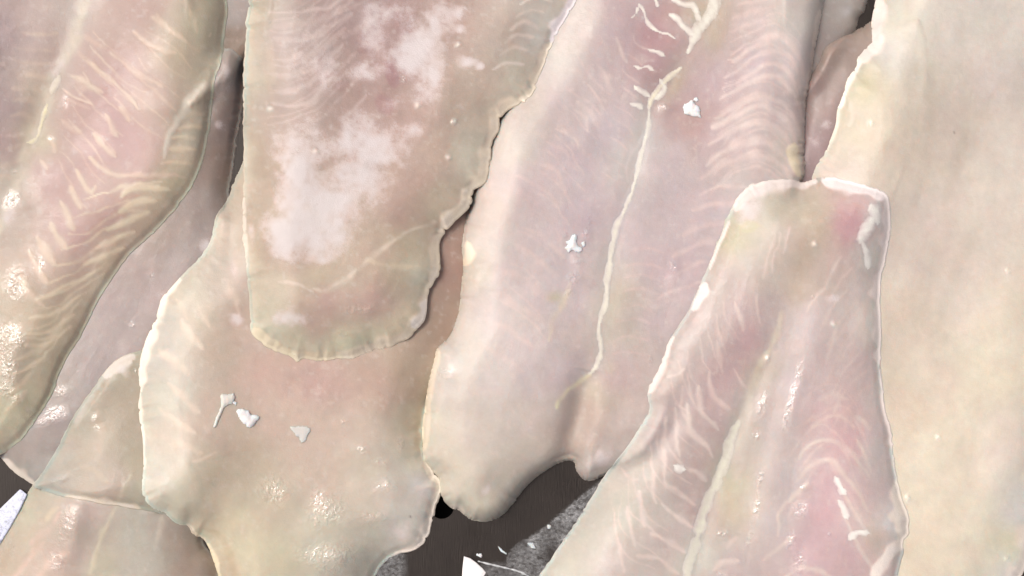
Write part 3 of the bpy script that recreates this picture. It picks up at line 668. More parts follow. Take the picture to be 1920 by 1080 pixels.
f.ice(1128, 855, 20, 18, .7, -30, (206, 212, 206)); f.ice(915, 910, 26, 9, .6, -60, (210, 212, 198)); f.ice(940, 870, 14, 9, .4, -60, (210, 212, 198)); f.ice(1000, 790, 60, 14, .25, -60); f.ice(1080, 480, 26, 36, .28); f.ice(1020, 600, 30, 30, .2); f.ice(1250, 520, 40, 60, .2); f.ice(1150, 380, 30, 50, .15)
f.rim(5, .35, (200, 200, 184))
f.rimseg([(822, 655), (813, 688), (806, 715), (802, 745), (797, 790), (796, 845)], 8, .6, (210, 210, 190)); f.rimseg([(875, 455), (880, 475), (872, 495)], 9, .8, (218, 212, 190)); f.rimseg([(846, 950), (862, 957), (872, 965)], 8, .5)
f.rimseg([(1538, 20), (1532, 60), (1527, 88)], 7, .7, (212, 214, 204)); f.rimseg([(1490, 270), (1485, 300), (1500, 330)], 10, .7, (206, 204, 176)); f.rimseg([(1528, 80), (1517, 150), (1509, 205)], 4, .4)
for p in ((1108, 415, 5, 9), (1060, 442, 5, 6), (1075, 521, 12, 12), (1066, 548, 8, 10), (1058, 316, 4, 4), (1081, 490, 8, 6), (1262, 500, 6, 10), (1220, 674, 4, 8), (1098, 437, 8, 8), (833, 700, 14, 10), (1245, 200, 10, 6)): f.wetspot(*p, .9)
MW = (206, 210, 200)
for pts, w, c in (([(1340, -40), (1339, 0), (1336, 15), (1324, 38), (1311, 56), (1300, 76), (1291, 98)], 6.5, MW), ([(1279, 126), (1266, 136), (1253, 147), (1240, 161), (1227, 176), (1221, 190), (1218, 204)], 3.6, (212, 212, 190)),
                  ([(1238, 150), (1246, 165), (1236, 178), (1226, 186)], 4, MW)):
    f.patch("membrane_strand", pts, w, c, 2.2)
for pts, w in (([(1250, -10), (1270, 3), (1284, 9), (1298, 9), (1304, 16), (1309, 30), (1316, 44)], 3.5), ([(1257, 28), (1266, 32), (1273, 38), (1282, 50), (1289, 58), (1298, 64), (1306, 66)], 4.2),
               ([(1198, 9), (1203, 14), (1208, 24), (1215, 42), (1227, 55), (1240, 62), (1253, 64), (1267, 74)], 2.8), ([(1198, 11), (1193, 24), (1188, 30), (1181, 34)], 2.2),
               ([(1214, 93), (1224, 95), (1233, 97), (1247, 104)], 2.6), ([(1191, 124), (1200, 128), (1207, 127), (1214, 124), (1219, 128), (1225, 133)], 3.4), ([(1189, 161), (1196, 167), (1204, 171), (1212, 175), (1219, 180)], 3.2),
               ([(1180, 193), (1190, 196), (1198, 198), (1204, 204)], 3.2), ([(1226, -8), (1231, 4), (1234, 14)], 2.6)):
    f.patch("membrane_branch", pts, w, WHITE, 2.0)
f.patch("membrane_strand", [(1218, 206), (1214, 235), (1210, 262), (1203, 290), (1196, 320), (1188, 352)], 3.6, (204, 208, 196), 1.4)
f.patch("membrane_strand", [(1188, 352), (1178, 378), (1167, 403), (1158, 420), (1153, 438), (1148, 467), (1143, 500), (1137, 530), (1137, 565), (1129, 590), (1123, 615), (1127, 647), (1123, 677), (1113, 694), (1104, 703)], 3.6, (206, 208, 194), 1.8)
f.stroke([(1216, 215), (1212, 240), (1215, 270), (1205, 320), (1186, 350)], 6, .5, (192, 200, 188), h=1.2); f.stroke([(1210, 250), (1190, 280), (1176, 320), (1180, 345)], 3, .5, (196, 202, 190), h=1)
centre = f; f_centre = f.build("fish_fillet", "long central fillet with white branching membrane and a notched end over the tray", group=G, sag=14)

# upper one with the frost patches
f = Fillet([(478, -140), (474, -40), (470, 0), (463, 40), (460, 100), (458, 190), (460, 300), (457, 400), (462, 500), (469, 560), (471, 600), (474, 626), (496, 646), (530, 662), (548, 670), (558, 678), (570, 672), (610, 676), (660, 668),
            (700, 655), (735, 645), (765, 630), (790, 605), (798, 580), (800, 556), (812, 530), (823, 505), (821, 462), (826, 445), (850, 415), (880, 386), (886, 356), (908, 340), (918, 300), (921, 270), (932, 240), (936, 220),
            (964, 198), (985, 190), (1002, 168), (1013, 130), (1032, 90), (1052, 48), (1078, 5), (1092, -40), (1120, -140)], T=42, R=105, e0=2.5, seed=11, rag=2.2, curve=1.45)
f.colours([(480, 30, 172, 166, 148), (475, 150, 176, 168, 152), (480, 300, 180, 164, 146), (480, 450, 184, 166, 148), (540, 60, 172, 157, 150), (600, 100, 174, 156, 150), (650, 40, 166, 144, 140), (700, 60, 164, 140, 136), (640, 140, 166, 142, 132),
           (740, 50, 160, 132, 128), (600, 180, 174, 154, 146), (540, 200, 174, 156, 146), (700, 170, 170, 144, 137), (730, 130, 162, 132, 127), (690, 210, 170, 146, 136), (770, 200, 176, 150, 140), (850, 50, 172, 148, 136), (820, 20, 168, 144, 134), (950, 60, 180, 166, 154),
           (1010, 60, 184, 182, 174), (850, 180, 182, 162, 148), (900, 150, 184, 166, 152), (960, 150, 186, 181, 166), (900, 230, 187, 176, 160), (880, 290, 189, 188, 172), (820, 300, 188, 166, 152), (780, 330, 184, 158, 144), (750, 400, 186, 160, 146),
           (820, 380, 188, 176, 156), (700, 470, 188, 167, 150), (760, 450, 188, 176, 154), (650, 520, 186, 173, 155), (560, 480, 186, 164, 148), (500, 560, 184, 177, 157), (550, 640, 190, 188, 165), (620, 560, 190, 161, 142), (700, 560, 192, 165, 147),
           (740, 520, 188, 174, 152), (790, 520, 192, 193, 173), (760, 600, 195, 189, 166), (700, 630, 193, 189, 164), (650, 650, 197, 197, 171), (600, 520, 189, 179, 156), (510, 620, 190, 190, 170), (590, 600, 190, 166, 146)])
C3 = (194, 178, 172)
f.family([(520, -40), (575, -45), (630, -60), (700, -100)], [(512, 196), (545, 203), (580, 188), (625, 150)], 9, 7, .42, C3, jit=6, brk=.3)
f.family([(505, 20), (550, 20), (590, -10), (640, -60)], [(505, 250), (545, 245), (600, 215), (650, 165)], 14, 3, .3, C3, jit=5)
f.family([(800, -20), (830, 10), (870, 20)], [(760, 180), (790, 210), (830, 225)], 7, 3.4, .2, C3, jit=6)
f.family([(640, -20), (690, -50), (730, -80)], [(640, 215), (665, 190), (690, 165)], 6, 6, .3, C3, jit=8)
f.family([(975, 10), (1000, -4), (1030, 2)], [(925, 130), (950, 112), (985, 116)], 6, 5, .5, (206, 198, 188), jit=4)
f.family([(512, 250), (525, 268), (540, 270)], [(510, 320), (528, 330), (545, 325)], 3, 6, .4, C3)
f.family([(500, 60), (512, 90), (515, 130)], [(490, 120), (505, 150), (510, 190)], 3, 7, .3, (184, 172, 158))
f.streaks(115, 120, 22, .04)
f.blob(735, 140, 14, 34, (158, 112, 110), .5, -20, .25); f.blob(720, 195, 26, 18, (162, 118, 112), .4, 30, .3); f.blob(640, 160, 22, 12, (158, 122, 112), .3, -30, .3); f.blob(680, 95, 14, 8, (152, 116, 112), .5, 0, .3); f.blob(760, 30, 26, 50, (156, 124, 120), .35, 0, .3)
f.ice(790, 85, 42, 36, 1.0, -20); f.ice(760, 120, 30, 22, .9); f.ice(815, 40, 22, 40, .6, 10); f.ice(812, 140, 28, 22, .8); f.ice(745, 20, 50, 22, .5); f.ice(800, 180, 24, 22, .6); f.ice(700, 60, 30, 50, .35); f.ice(850, 25, 30, 14, .55); f.ice(860, 55, 20, 8, .6, 8)
f.ice(875, 116, 18, 12, .85); f.ice(900, 124, 8, 8, .7); f.ice(690, 135, 30, 18, .5); f.ice(775, 240, 22, 14, .6); f.ice(745, 190, 26, 22, .35)
f.blob(812, 155, 13, 16, (176, 148, 136), .8)
for p in ((560, 320, 52, 60, .95), (620, 270, 60, 34, .75), (715, 275, 46, 40, .9), (590, 390, 76, 46, 1.0), (650, 350, 60, 50, .85), (540, 430, 38, 44, .95), (620, 440, 46, 34, .8), (700, 350, 40, 40, .5), (560, 260, 40, 24, .5), (545, 470, 18, 24, .8), (600, 480, 24, 16, .7),
          (545, 598, 30, 17, .95), (590, 140, 60, 50, .3), (560, 60, 60, 50, .25), (470, 420, 6, 60, .3), (660, 230, 60, 30, .4)): f.ice(*p)
f.blob(640, 590, 60, 34, (190, 160, 138), .35); f.blob(715, 555, 50, 40, (192, 162, 142), .3)
f.stroke([(815, 415), (785, 425), (757, 437), (722, 462), (690, 487), (662, 515), (640, 530), (612, 545), (590, 540)], 6, .4, (204, 198, 182), h=1.2); f.stroke([(690, 487), (735, 500), (790, 498)], 6, .35, (200, 194, 172), h=.8)
f.stroke([(590, 545), (555, 535), (520, 530)], 5, .35, (205, 198, 185), h=.8)
f.rim(13, .62, (224, 212, 196))
WG = (214, 214, 196)
f.rimseg([(1002, 168), (985, 188), (964, 198), (936, 220), (930, 245), (919, 290), (908, 338)], 17, .6, WG, 3); f.rimseg([(908, 340), (886, 356), (879, 386), (850, 414), (828, 440)], 22, .75, WG, 4); f.rimseg([(828, 440), (821, 465), (822, 505), (810, 532)], 14, .7, WG, 3)
f.rimseg([(800, 565), (794, 590), (775, 612)], 12, 1.0, (222, 228, 226), 3); f.rimseg([(810, 532), (798, 580), (760, 630), (700, 652), (640, 668)], 16, .5, WG, 3); f.rimseg([(640, 668), (600, 674), (565, 674), (530, 660), (500, 642), (478, 618)], 13, .55, (204, 208, 178), 3)
f.rimseg([(1080, -10), (1056, 40), (1036, 78)], 20, .95, (212, 218, 220), 3); f.rimseg([(1036, 80), (1018, 125), (1003, 165)], 13, .5, WG, 3)
f.rimseg([(457, 370), (458, 420), (462, 500)], 5, .6, (208, 210, 200))
for p in ((642, 626, 9, 6), (680, 578, 16, 9), (655, 585, 8, 8), (755, 148, 5, 5), (560, 285, 5, 5), (853, 229, 5, 5)): f.wetspot(*p, .9)
for p in ((853, 229), (842, 295), (784, 198), (860, 85), (505, 205), (590, 285)): f.blob(p[0], p[1], 5, 4.5, (222, 218, 208), .85, h=2.5)
f.patch("frayed_tip", [(548, 664), (556, 676), (560, 684)], 4, (214, 214, 188), 2.5)
frosty = f; f.build("fish_fillet", "upper fillet covered with patches of powdery white frost, left of the centre", group=G, sag=3, lift=1.0)

# right foreground one with pink muscle
f = Fillet([(1375, 385), (1386, 368), (1402, 354), (1430, 341), (1458, 338), (1488, 338), (1505, 345), (1530, 337), (1560, 334), (1588, 340), (1612, 346), (1640, 354), (1660, 364), (1667, 382), (1668, 425), (1662, 470), (1653, 515), (1649, 560),
            (1651, 620), (1650, 680), (1655, 735), (1660, 775), (1669, 800), (1673, 850), (1684, 910), (1692, 940), (1702, 968), (1703, 1000), (1692, 1014), (1692, 1040), (1682, 1078), (1665, 1150), (1500, 1220), (1150, 1220), (1000, 1150), (1012, 1085),
            (1030, 1055), (1055, 1018), (1085, 975), (1112, 934), (1140, 886), (1172, 846), (1202, 800), (1219, 768), (1216, 738), (1230, 705), (1245, 672), (1256, 640), (1282, 600), (1302, 560), (1324, 512), (1345, 462), (1360, 420)],
           T=48, R=110, e0=2.5, seed=12, rag=1.6, curve=1.5)
f.colours([(1400, 370, 194, 198, 184), (1450, 380, 192, 186, 168), (1510, 400, 195, 182, 162), (1540, 420, 188, 170, 152), (1600, 400, 202, 164, 158), (1590, 440, 205, 166, 160), (1640, 400, 208, 200, 194), (1640, 470, 204, 202, 192), (1380, 440, 188, 182, 154),
           (1420, 500, 190, 180, 170), (1340, 550, 190, 176, 167), (1460, 460, 196, 182, 170), (1510, 470, 190, 172, 157), (1500, 540, 193, 174, 158), (1560, 500, 204, 182, 172), (1600, 550, 207, 192, 184), (1640, 600, 210, 207, 196), (1380, 580, 194, 171, 168),
           (1400, 630, 192, 163, 162), (1340, 620, 193, 175, 169), (1300, 640, 191, 176, 169), (1450, 600, 195, 180, 174), (1520, 600, 201, 187, 184), (1560, 650, 205, 186, 180), (1600, 680, 209, 184, 178), (1250, 700, 189, 175, 166), (1300, 740, 191, 170, 166),
           (1370, 700, 191, 163, 161), (1430, 700, 194, 184, 168), (1480, 720, 199, 184, 182), (1550, 700, 207, 187, 182), (1340, 800, 190, 166, 162), (1400, 800, 193, 188, 172), (1450, 800, 197, 182, 178), (1250, 820, 190, 174, 169), (1550, 780, 206, 176, 174),
           (1600, 760, 209, 180, 175), (1640, 760, 208, 195, 187), (1590, 830, 205, 172, 171), (1560, 900, 202, 172, 173), (1540, 960, 201, 170, 172), (1530, 1020, 201, 172, 173), (1580, 1040, 207, 177, 176), (1650, 850, 209, 195, 189), (1680, 980, 216, 219, 208),
           (1640, 1000, 209, 188, 173), (1600, 930, 211, 184, 180), (1480, 900, 199, 186, 182), (1450, 980, 197, 184, 180), (1370, 900, 194, 190, 168), (1380, 950, 202, 188, 168), (1300, 900, 190, 168, 162), (1300, 950, 192, 172, 166), (1200, 880, 193, 184, 173),
           (1180, 960, 189, 186, 172), (1100, 1000, 186, 186, 170), (1060, 1050, 188, 187, 170), (1150, 1050, 195, 182, 174), (1250, 1000, 194, 177, 170), (1320, 1040, 194, 194, 178), (1370, 1060, 195, 175, 171), (1230, 950, 193, 181, 171)])
P6 = (210, 199, 191)
f.hgt([(1467, 587), (1440, 660), (1410, 740), (1345, 890), (1300, 1080)], 16, -4)
f.hgt([(1530, 560), (1500, 720), (1450, 900), (1420, 1060)], 34, 7)
f.streaks(100, 150, 9, .025)
f.family([(1290, 700), (1292, 740), (1312, 775), (1340, 800)], [(1150, 960), (1156, 1010), (1185, 1045), (1225, 1070)], 11, 3, .3, P6, jit=5)
f.family([(1500, 760), (1540, 735), (1580, 735), (1625, 800)], [(1470, 960), (1525, 880), (1572, 875), (1640, 1010)], 5, 3, .25, P6, jit=12)
f.family([(1620, 540), (1580, 590), (1550, 650)], [(1628, 720), (1590, 750), (1560, 800)], 8, 2.6, .3, P6, jit=5)
f.family([(1360, 560), (1366, 600), (1385, 640)], [(1258, 700), (1268, 750), (1290, 780)], 7, 2.6, .25, P6, jit=5)
for P, w, s in (([(1287, 758), (1289, 785), (1296, 809), (1325, 838), (1334, 858)], 6, .55), ([(1329, 695), (1331, 715), (1334, 732), (1352, 755), (1368, 765)], 6, .5), ([(1311, 725), (1312, 750), (1316, 774), (1332, 790), (1346, 806)], 6, .55),
                ([(1268, 765), (1270, 810), (1274, 855)], 5, .5), ([(1248, 780), (1246, 850), (1248, 904), (1272, 920), (1303, 945)], 6, .5), ([(1240, 944), (1262, 962), (1296, 990)], 6, .55), ([(1222, 998), (1250, 1012), (1285, 1036)], 7, .6),
                ([(1290, 878), (1308, 884), (1324, 900)], 6, .5), ([(1226, 885), (1226, 920), (1232, 948)], 6, .45), ([(1199, 922), (1203, 955), (1211, 985)], 7, .5), ([(1176, 950), (1184, 985), (1194, 1022)], 6, .5), ([(1158, 1010), (1166, 1040), (1170, 1075)], 6, .4),
                ([(1195, 1042), (1240, 1052), (1275, 1075)], 6, .4), ([(1165, 880), (1185, 900), (1198, 902)], 5, .3), ([(1250, 705), (1268, 700), (1285, 690)], 4, .4), ([(1380, 565), (1387, 590), (1392, 620)], 5, .45), ([(1420, 550), (1422, 580), (1428, 605)], 4, .35),
                ([(1345, 640), (1350, 670), (1352, 700)], 5, .35), ([(1375, 690), (1390, 712), (1402, 730)], 4, .3),
                ([(1497, 858), (1515, 840), (1535, 828), (1563, 826), (1590, 845), (1612, 868), (1632, 890)], 6, .55), ([(1490, 902), (1508, 882), (1530, 868), (1557, 863), (1580, 885), (1605, 918), (1628, 958)], 6, .5),
                ([(1458, 1005), (1462, 970), (1474, 945), (1495, 922), (1515, 906)], 6, .55), ([(1432, 1050), (1460, 1025), (1488, 1006)], 6, .5), ([(1520, 800), (1545, 784), (1575, 780), (1600, 800)], 6, .35), ([(1535, 750), (1565, 738), (1592, 748)], 6, .3),
                ([(1570, 897), (1587, 933), (1600, 955), (1616, 982), (1635, 1003)], 5, .5), ([(1590, 983), (1605, 1020), (1633, 1063)], 5, .5), ([(1606, 826), (1622, 850), (1634, 882)], 6, .5), ([(1604, 780), (1618, 790), (1630, 808)], 6, .45),
                ([(1570, 937), (1580, 960), (1590, 985)], 5, .5), ([(1470, 1085), (1500, 1066), (1540, 1070), (1570, 1090)], 6, .45), ([(1335, 1070), (1350, 1055), (1385, 1052)], 6, .5), ([(1360, 1030), (1370, 1015), (1382, 1005)], 6, .35),
                ([(1452, 440), (1442, 480), (1433, 522)], 3, .4), ([(1462, 437), (1453, 475), (1447, 512)], 3, .4), ([(1481, 425), (1474, 450), (1470, 475)], 3, .35), ([(1580, 480), (1560, 510), (1540, 547), (1512, 587)], 4, .4), ([(1602, 498), (1575, 525), (1553, 560)], 4, .4),
                ([(1590, 540), (1565, 570), (1540, 620)], 4, .35), ([(1575, 600), (1560, 640), (1552, 680)], 4, .3), ([(1630, 560), (1618, 600), (1622, 650)], 8, .4)):
    f.stroke(P, w, s, P6, h=.9, brk=.3)
MG = (198, 202, 186)
f.stroke([(1468, 585), (1460, 610), (1452, 635), (1440, 660), (1425, 680), (1414, 710), (1408, 745), (1396, 780), (1382, 810)], 8, .5, (200, 196, 178), h=1.5)
f.stroke([(1405, 740), (1400, 790), (1385, 850), (1378, 900)], 20, .4, MG, brk=.3); f.blob(1372, 925, 18, 34, (206, 192, 160), .5, 10); f.blob(1512, 470, 14, 70, (186, 166, 146), .45, 14); f.blob(1545, 420, 12, 60, (184, 164, 146), .4, 18); f.blob(1592, 420, 26, 34, (202, 152, 148), .5, 20)
f.blob(1400, 640, 26, 46, (194, 158, 158), .4, 15); f.blob(1555, 960, 34, 70, (200, 160, 163), .35, 8); f.blob(1580, 830, 26, 34, (204, 164, 164), .3); f.blob(1335, 745, 26, 40, (190, 156, 156), .35); f.blob(1300, 960, 16, 14, (184, 152, 142), .4); f.blob(1310, 860, 24, 20, (188, 158, 154), .35)
f.blob(1405, 425, 20, 14, (196, 200, 150), .5, ragged=.2)
f.ice(1405, 395, 22, 30, .55, 30, (212, 220, 208)); f.ice(1450, 360, 40, 12, .4, 0, (212, 220, 210)); f.ice(1250, 905, 20, 40, .15); f.ice(1180, 920, 40, 50, .15); f.ice(1560, 560, 14, 10, .5); f.ice(1350, 520, 20, 8, .3, -60)
f.rim(7, .5, (208, 214, 202))
WJ = (214, 218, 214)
f.rimseg([(1380, 392), (1400, 362), (1440, 345), (1490, 342), (1530, 342)], 15, .7, WJ, 3); f.rimseg([(1545, 340), (1590, 345), (1630, 356), (1660, 370)], 14, .9, (218, 224, 222), 4); f.rimseg([(1664, 372), (1668, 425), (1660, 480), (1652, 530), (1650, 600), (1651, 680)], 16, .75, WJ, 3)
f.rimseg([(1652, 690), (1658, 760), (1672, 820), (1684, 900)], 7, .6, WJ, 2); f.rimseg([(1684, 905), (1700, 960), (1702, 1000), (1690, 1020)], 24, .8, (220, 224, 210), 4); f.rimseg([(1692, 1012), (1668, 1040), (1645, 1065), (1635, 1100)], 12, .9, (220, 226, 214), 4)
f.rimseg([(1217, 738), (1235, 700), (1250, 660), (1262, 630)], 7, .6, WJ, 2); f.rimseg([(1300, 580), (1312, 560), (1324, 530)], 9, .9, WJ, 3); f.rimseg([(1330, 505), (1350, 455), (1368, 415)], 6, .6, WJ, 2)
f.ice(1240, 690, 14, 14, .2)
for p in ((1487, 742, 7, 32), (1475, 775, 5, 28), (1430, 757, 7, 22), (1427, 900, 5, 26), (1418, 950, 5, 22), (1499, 955, 13, 15), (1484, 1012, 9, 18), (1498, 1055, 12, 20), (1350, 1001, 9, 6), (1506, 911, 6, 6), (1500, 700, 8, 22), (1437, 674, 5, 6), (1583, 632, 4, 6), (1352, 1078, 14, 6), (1555, 1004, 3, 4), (1405, 1010, 4, 16), (1420, 815, 7, 8), (1525, 560, 3, 6)):
    f.wetspot(*p, 1, 12)
for p in ((1437, 672), (1527, 457), (1340, 459), (1564, 607)): f.blob(p[0], p[1], 5, 5, (226, 222, 212), .85, h=2.5)
f.patch("membrane_strand", [(1385, 790), (1376, 810), (1368, 828), (1355, 868), (1343, 904), (1333, 922), (1325, 942), (1318, 970), (1311, 996), (1304, 1020), (1297, 1046), (1288, 1080), (1280, 1120)], 6, (202, 206, 190), 1.6)
for pts, w in (([(1567, 896), (1575, 910), (1586, 926)], 5), ([(1573, 940), (1582, 955), (1589, 972)], 4.5), ([(1594, 1012), (1602, 1003), (1612, 998), (1630, 1000)], 4.5), ([(1264, 872), (1274, 877), (1284, 879)], 5),
               ([(1640, 408), (1628, 424), (1618, 440), (1613, 456)], 7), ([(1616, 452), (1622, 468), (1626, 486), (1629, 505)], 4), ([(1632, 384), (1642, 400), (1646, 420)], 6)):
    f.patch("fat_streak", pts, w, (222, 226, 222), 2.2)
f.build("fish_fillet", "fillet at the lower right with pink muscle bands and a blunt white upper end", group=G)

# left one, on top of the pile
f = Fillet([(-320, -140), (405, -140), (416, -40), (424, 0), (426, 25), (420, 60), (417, 95), (411, 125), (402, 150), (399, 185), (396, 210), (390, 250), (378, 305), (362, 342), (350, 362), (322, 400), (282, 440), (242, 478), (210, 522), (180, 570),
            (152, 628), (126, 670), (108, 706), (95, 742), (70, 782), (40, 822), (5, 848), (-60, 880), (-200, 900), (-320, 700)], T=46, R=100, e0=3, seed=13, rag=1.3, curve=1.4)
f.colours([(10, 60, 152, 133, 133), (20, 200, 158, 138, 137), (60, 40, 182, 164, 156), (140, 30, 184, 172, 163), (200, 60, 186, 163, 152), (260, 20, 180, 154, 142), (330, 100, 186, 174, 152), (380, 50, 184, 180, 158), (400, 120, 182, 178, 158), (230, 130, 188, 158, 147),  # darker edge points hold shading in the base colour
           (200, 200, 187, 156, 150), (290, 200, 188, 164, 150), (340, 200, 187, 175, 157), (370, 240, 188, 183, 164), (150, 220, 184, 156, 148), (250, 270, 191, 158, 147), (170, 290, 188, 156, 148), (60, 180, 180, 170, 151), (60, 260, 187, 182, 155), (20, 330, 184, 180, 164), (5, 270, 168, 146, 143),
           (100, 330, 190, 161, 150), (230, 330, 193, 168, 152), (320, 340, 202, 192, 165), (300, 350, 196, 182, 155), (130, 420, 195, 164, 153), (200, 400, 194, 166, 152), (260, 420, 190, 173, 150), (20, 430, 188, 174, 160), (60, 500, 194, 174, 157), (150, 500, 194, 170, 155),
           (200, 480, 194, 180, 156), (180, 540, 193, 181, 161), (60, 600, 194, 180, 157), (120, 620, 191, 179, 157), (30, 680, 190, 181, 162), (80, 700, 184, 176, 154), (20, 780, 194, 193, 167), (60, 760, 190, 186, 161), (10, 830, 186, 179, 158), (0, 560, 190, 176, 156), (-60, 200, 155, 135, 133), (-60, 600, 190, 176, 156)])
K1 = (214, 196, 176); Y1c = (214, 202, 178)
f.hgt([(150, -20), (100, 150), (60, 280), (10, 400), (-30, 500)], 28, -2.5)
for P, w, s, c in (([(194, 215), (206, 235), (220, 258)], 7, .6, K1), ([(178, 250), (192, 270), (214, 293)], 8, .6, K1), ([(166, 294), (189, 312), (217, 329), (250, 331), (285, 328), (328, 328), (345, 333)], 6, .6, K1), ([(144, 318), (158, 342), (170, 360), (178, 345)], 7, .55, K1),
                ([(131, 352), (140, 372), (154, 392)], 8, .55, K1), ([(113, 378), (124, 404), (140, 432)], 9, .6, K1), ([(94, 418), (106, 445), (124, 468)], 9, .6, K1), ([(72, 442), (84, 468), (104, 496)], 9, .55, K1), ([(56, 470), (70, 500), (90, 530)], 8, .45, K1), ([(40, 515), (50, 545), (66, 562), (84, 574)], 7, .5, K1),
                ([(225, 203), (234, 212), (241, 228)], 6, .5, K1), ([(172, 122), (200, 142), (226, 162), (246, 180), (262, 205)], 5, .5, K1), ([(207, 100), (235, 120), (268, 142), (302, 162)], 6, .35, K1), ([(250, 58), (285, 88), (328, 102)], 7, .35, K1), ([(283, 33), (318, 55), (350, 78)], 6, .3, K1), ([(133, 143), (160, 155), (195, 175)], 5, .4, K1),
                ([(117, 168), (140, 182), (174, 198)], 4, .55, (214, 192, 176)), ([(228, 368), (245, 355), (270, 350), (295, 352), (320, 358)], 8, .75, Y1c), ([(222, 398), (242, 384), (265, 376), (295, 378)], 8, .7, Y1c), ([(200, 434), (230, 420), (255, 408), (282, 396)], 7, .6, Y1c), ([(178, 466), (210, 452), (252, 434)], 6, .6, Y1c), ([(158, 496), (190, 482), (232, 466)], 6, .55, Y1c),
                ([(67, 563), (100, 550), (135, 534), (165, 518), (192, 498)], 6, .45, Y1c), ([(55, 594), (95, 590), (125, 574), (150, 556)], 6, .45, Y1c), ([(50, 625), (85, 622), (115, 606), (142, 590)], 6, .4, Y1c), ([(45, 650), (75, 648), (105, 632), (134, 610)], 6, .4, Y1c), ([(35, 672), (62, 662), (90, 642)], 6, .4, Y1c), ([(25, 700), (50, 692), (78, 672)], 6, .35, Y1c),
                ([(20, 735), (42, 720), (60, 700)], 8, .35, Y1c), ([(10, 770), (30, 755), (52, 730)], 8, .35, Y1c), ([(325, 261), (345, 258), (370, 260)], 6, .35, Y1c), ([(320, 283), (345, 280), (368, 283)], 6, .4, Y1c), ([(302, 308), (330, 305), (356, 309)], 6, .4, Y1c), ([(334, 240), (355, 236), (380, 238)], 5, .3, Y1c), ([(340, 218), (360, 214), (384, 216)], 5, .25, Y1c),
                ([(398, 150), (375, 168), (355, 190), (345, 206), (330, 228), (320, 248), (312, 275), (306, 298)], 8, .5, (206, 206, 190)), ([(90, 262), (98, 270), (102, 284)], 5, .4, K1), ([(78, 300), (84, 310), (88, 316)], 6, .35, K1), ([(355, 20), (366, 40), (372, 60)], 6, .3, Y1c), ([(392, 70), (396, 66), (398, 60)], 3, .5, Y1c)):
    f.stroke(P, w, s, c, h=1.4, brk=.2)
f.family([(172, 60), (205, 90), (245, 118), (285, 150)], [(108, 300), (130, 330), (150, 370), (168, 400)], 10, 3.2, .3, K1, jit=5)
f.family([(290, 20), (330, 60), (372, 100)], [(215, 180), (262, 225), (300, 262)], 7, 3, .22, K1, jit=5)
f.family([(150, 380), (195, 372), (240, 350), (300, 342)], [(20, 700), (60, 690), (90, 660), (125, 610)], 12, 4, .5, Y1c, jit=5)
f.family([(38, 60), (70, 66), (105, 70)], [(0, 330), (22, 322), (45, 325)], 11, 7, .28, (196, 180, 162), jit=6)
f.family([(150, 60), (175, 80), (200, 88)], [(120, 225), (138, 240), (160, 250)], 5, 6, .22, K1, jit=6)
f.stroke([(168, -30), (152, 20), (138, 70), (118, 112), (100, 152), (84, 195), (74, 240), (48, 290), (30, 340), (14, 390), (0, 440)], 17, .5, (196, 192, 174), h=1, brk=.35)
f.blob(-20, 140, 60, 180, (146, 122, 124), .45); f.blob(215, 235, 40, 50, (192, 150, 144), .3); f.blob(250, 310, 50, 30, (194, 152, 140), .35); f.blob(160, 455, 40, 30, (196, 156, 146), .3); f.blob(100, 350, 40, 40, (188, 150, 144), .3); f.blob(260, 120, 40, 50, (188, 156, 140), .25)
f.rim(13, .5, (222, 208, 188))
f.ice(110, 130, 14, 34, .4, 20, (205, 202, 196)); f.ice(135, 60, 18, 30, .3, 15); f.ice(20, 400, 16, 40, .3, 15)
for p in ((15, 690, 16, 40), (12, 630, 24, 22), (36, 640, 14, 16), (14, 730, 14, 20), (28, 748, 12, 10), (30, 535, 18, 24), (78, 495, 5, 12), (20, 375, 14, 14), (60, 775, 10, 10), (93, 258, 5, 4), (28, 320, 5, 4), (124, 192, 4, 8), (5, 660, 16, 30)): f.wetspot(*p, 1)
f.patch("membrane_strand", [(112, 140), (104, 158), (96, 176)], 3.4, (200, 196, 176), 1.2)
f.patch("membrane_strand", [(88, 196), (82, 218), (77, 238), (70, 256), (60, 266), (48, 268)], 2.6, (212, 208, 166), 1.4)
f.build("fish_fillet", "fillet at the upper left with yellowish chevron muscle bands, running off the left edge", group=G, sag=7)

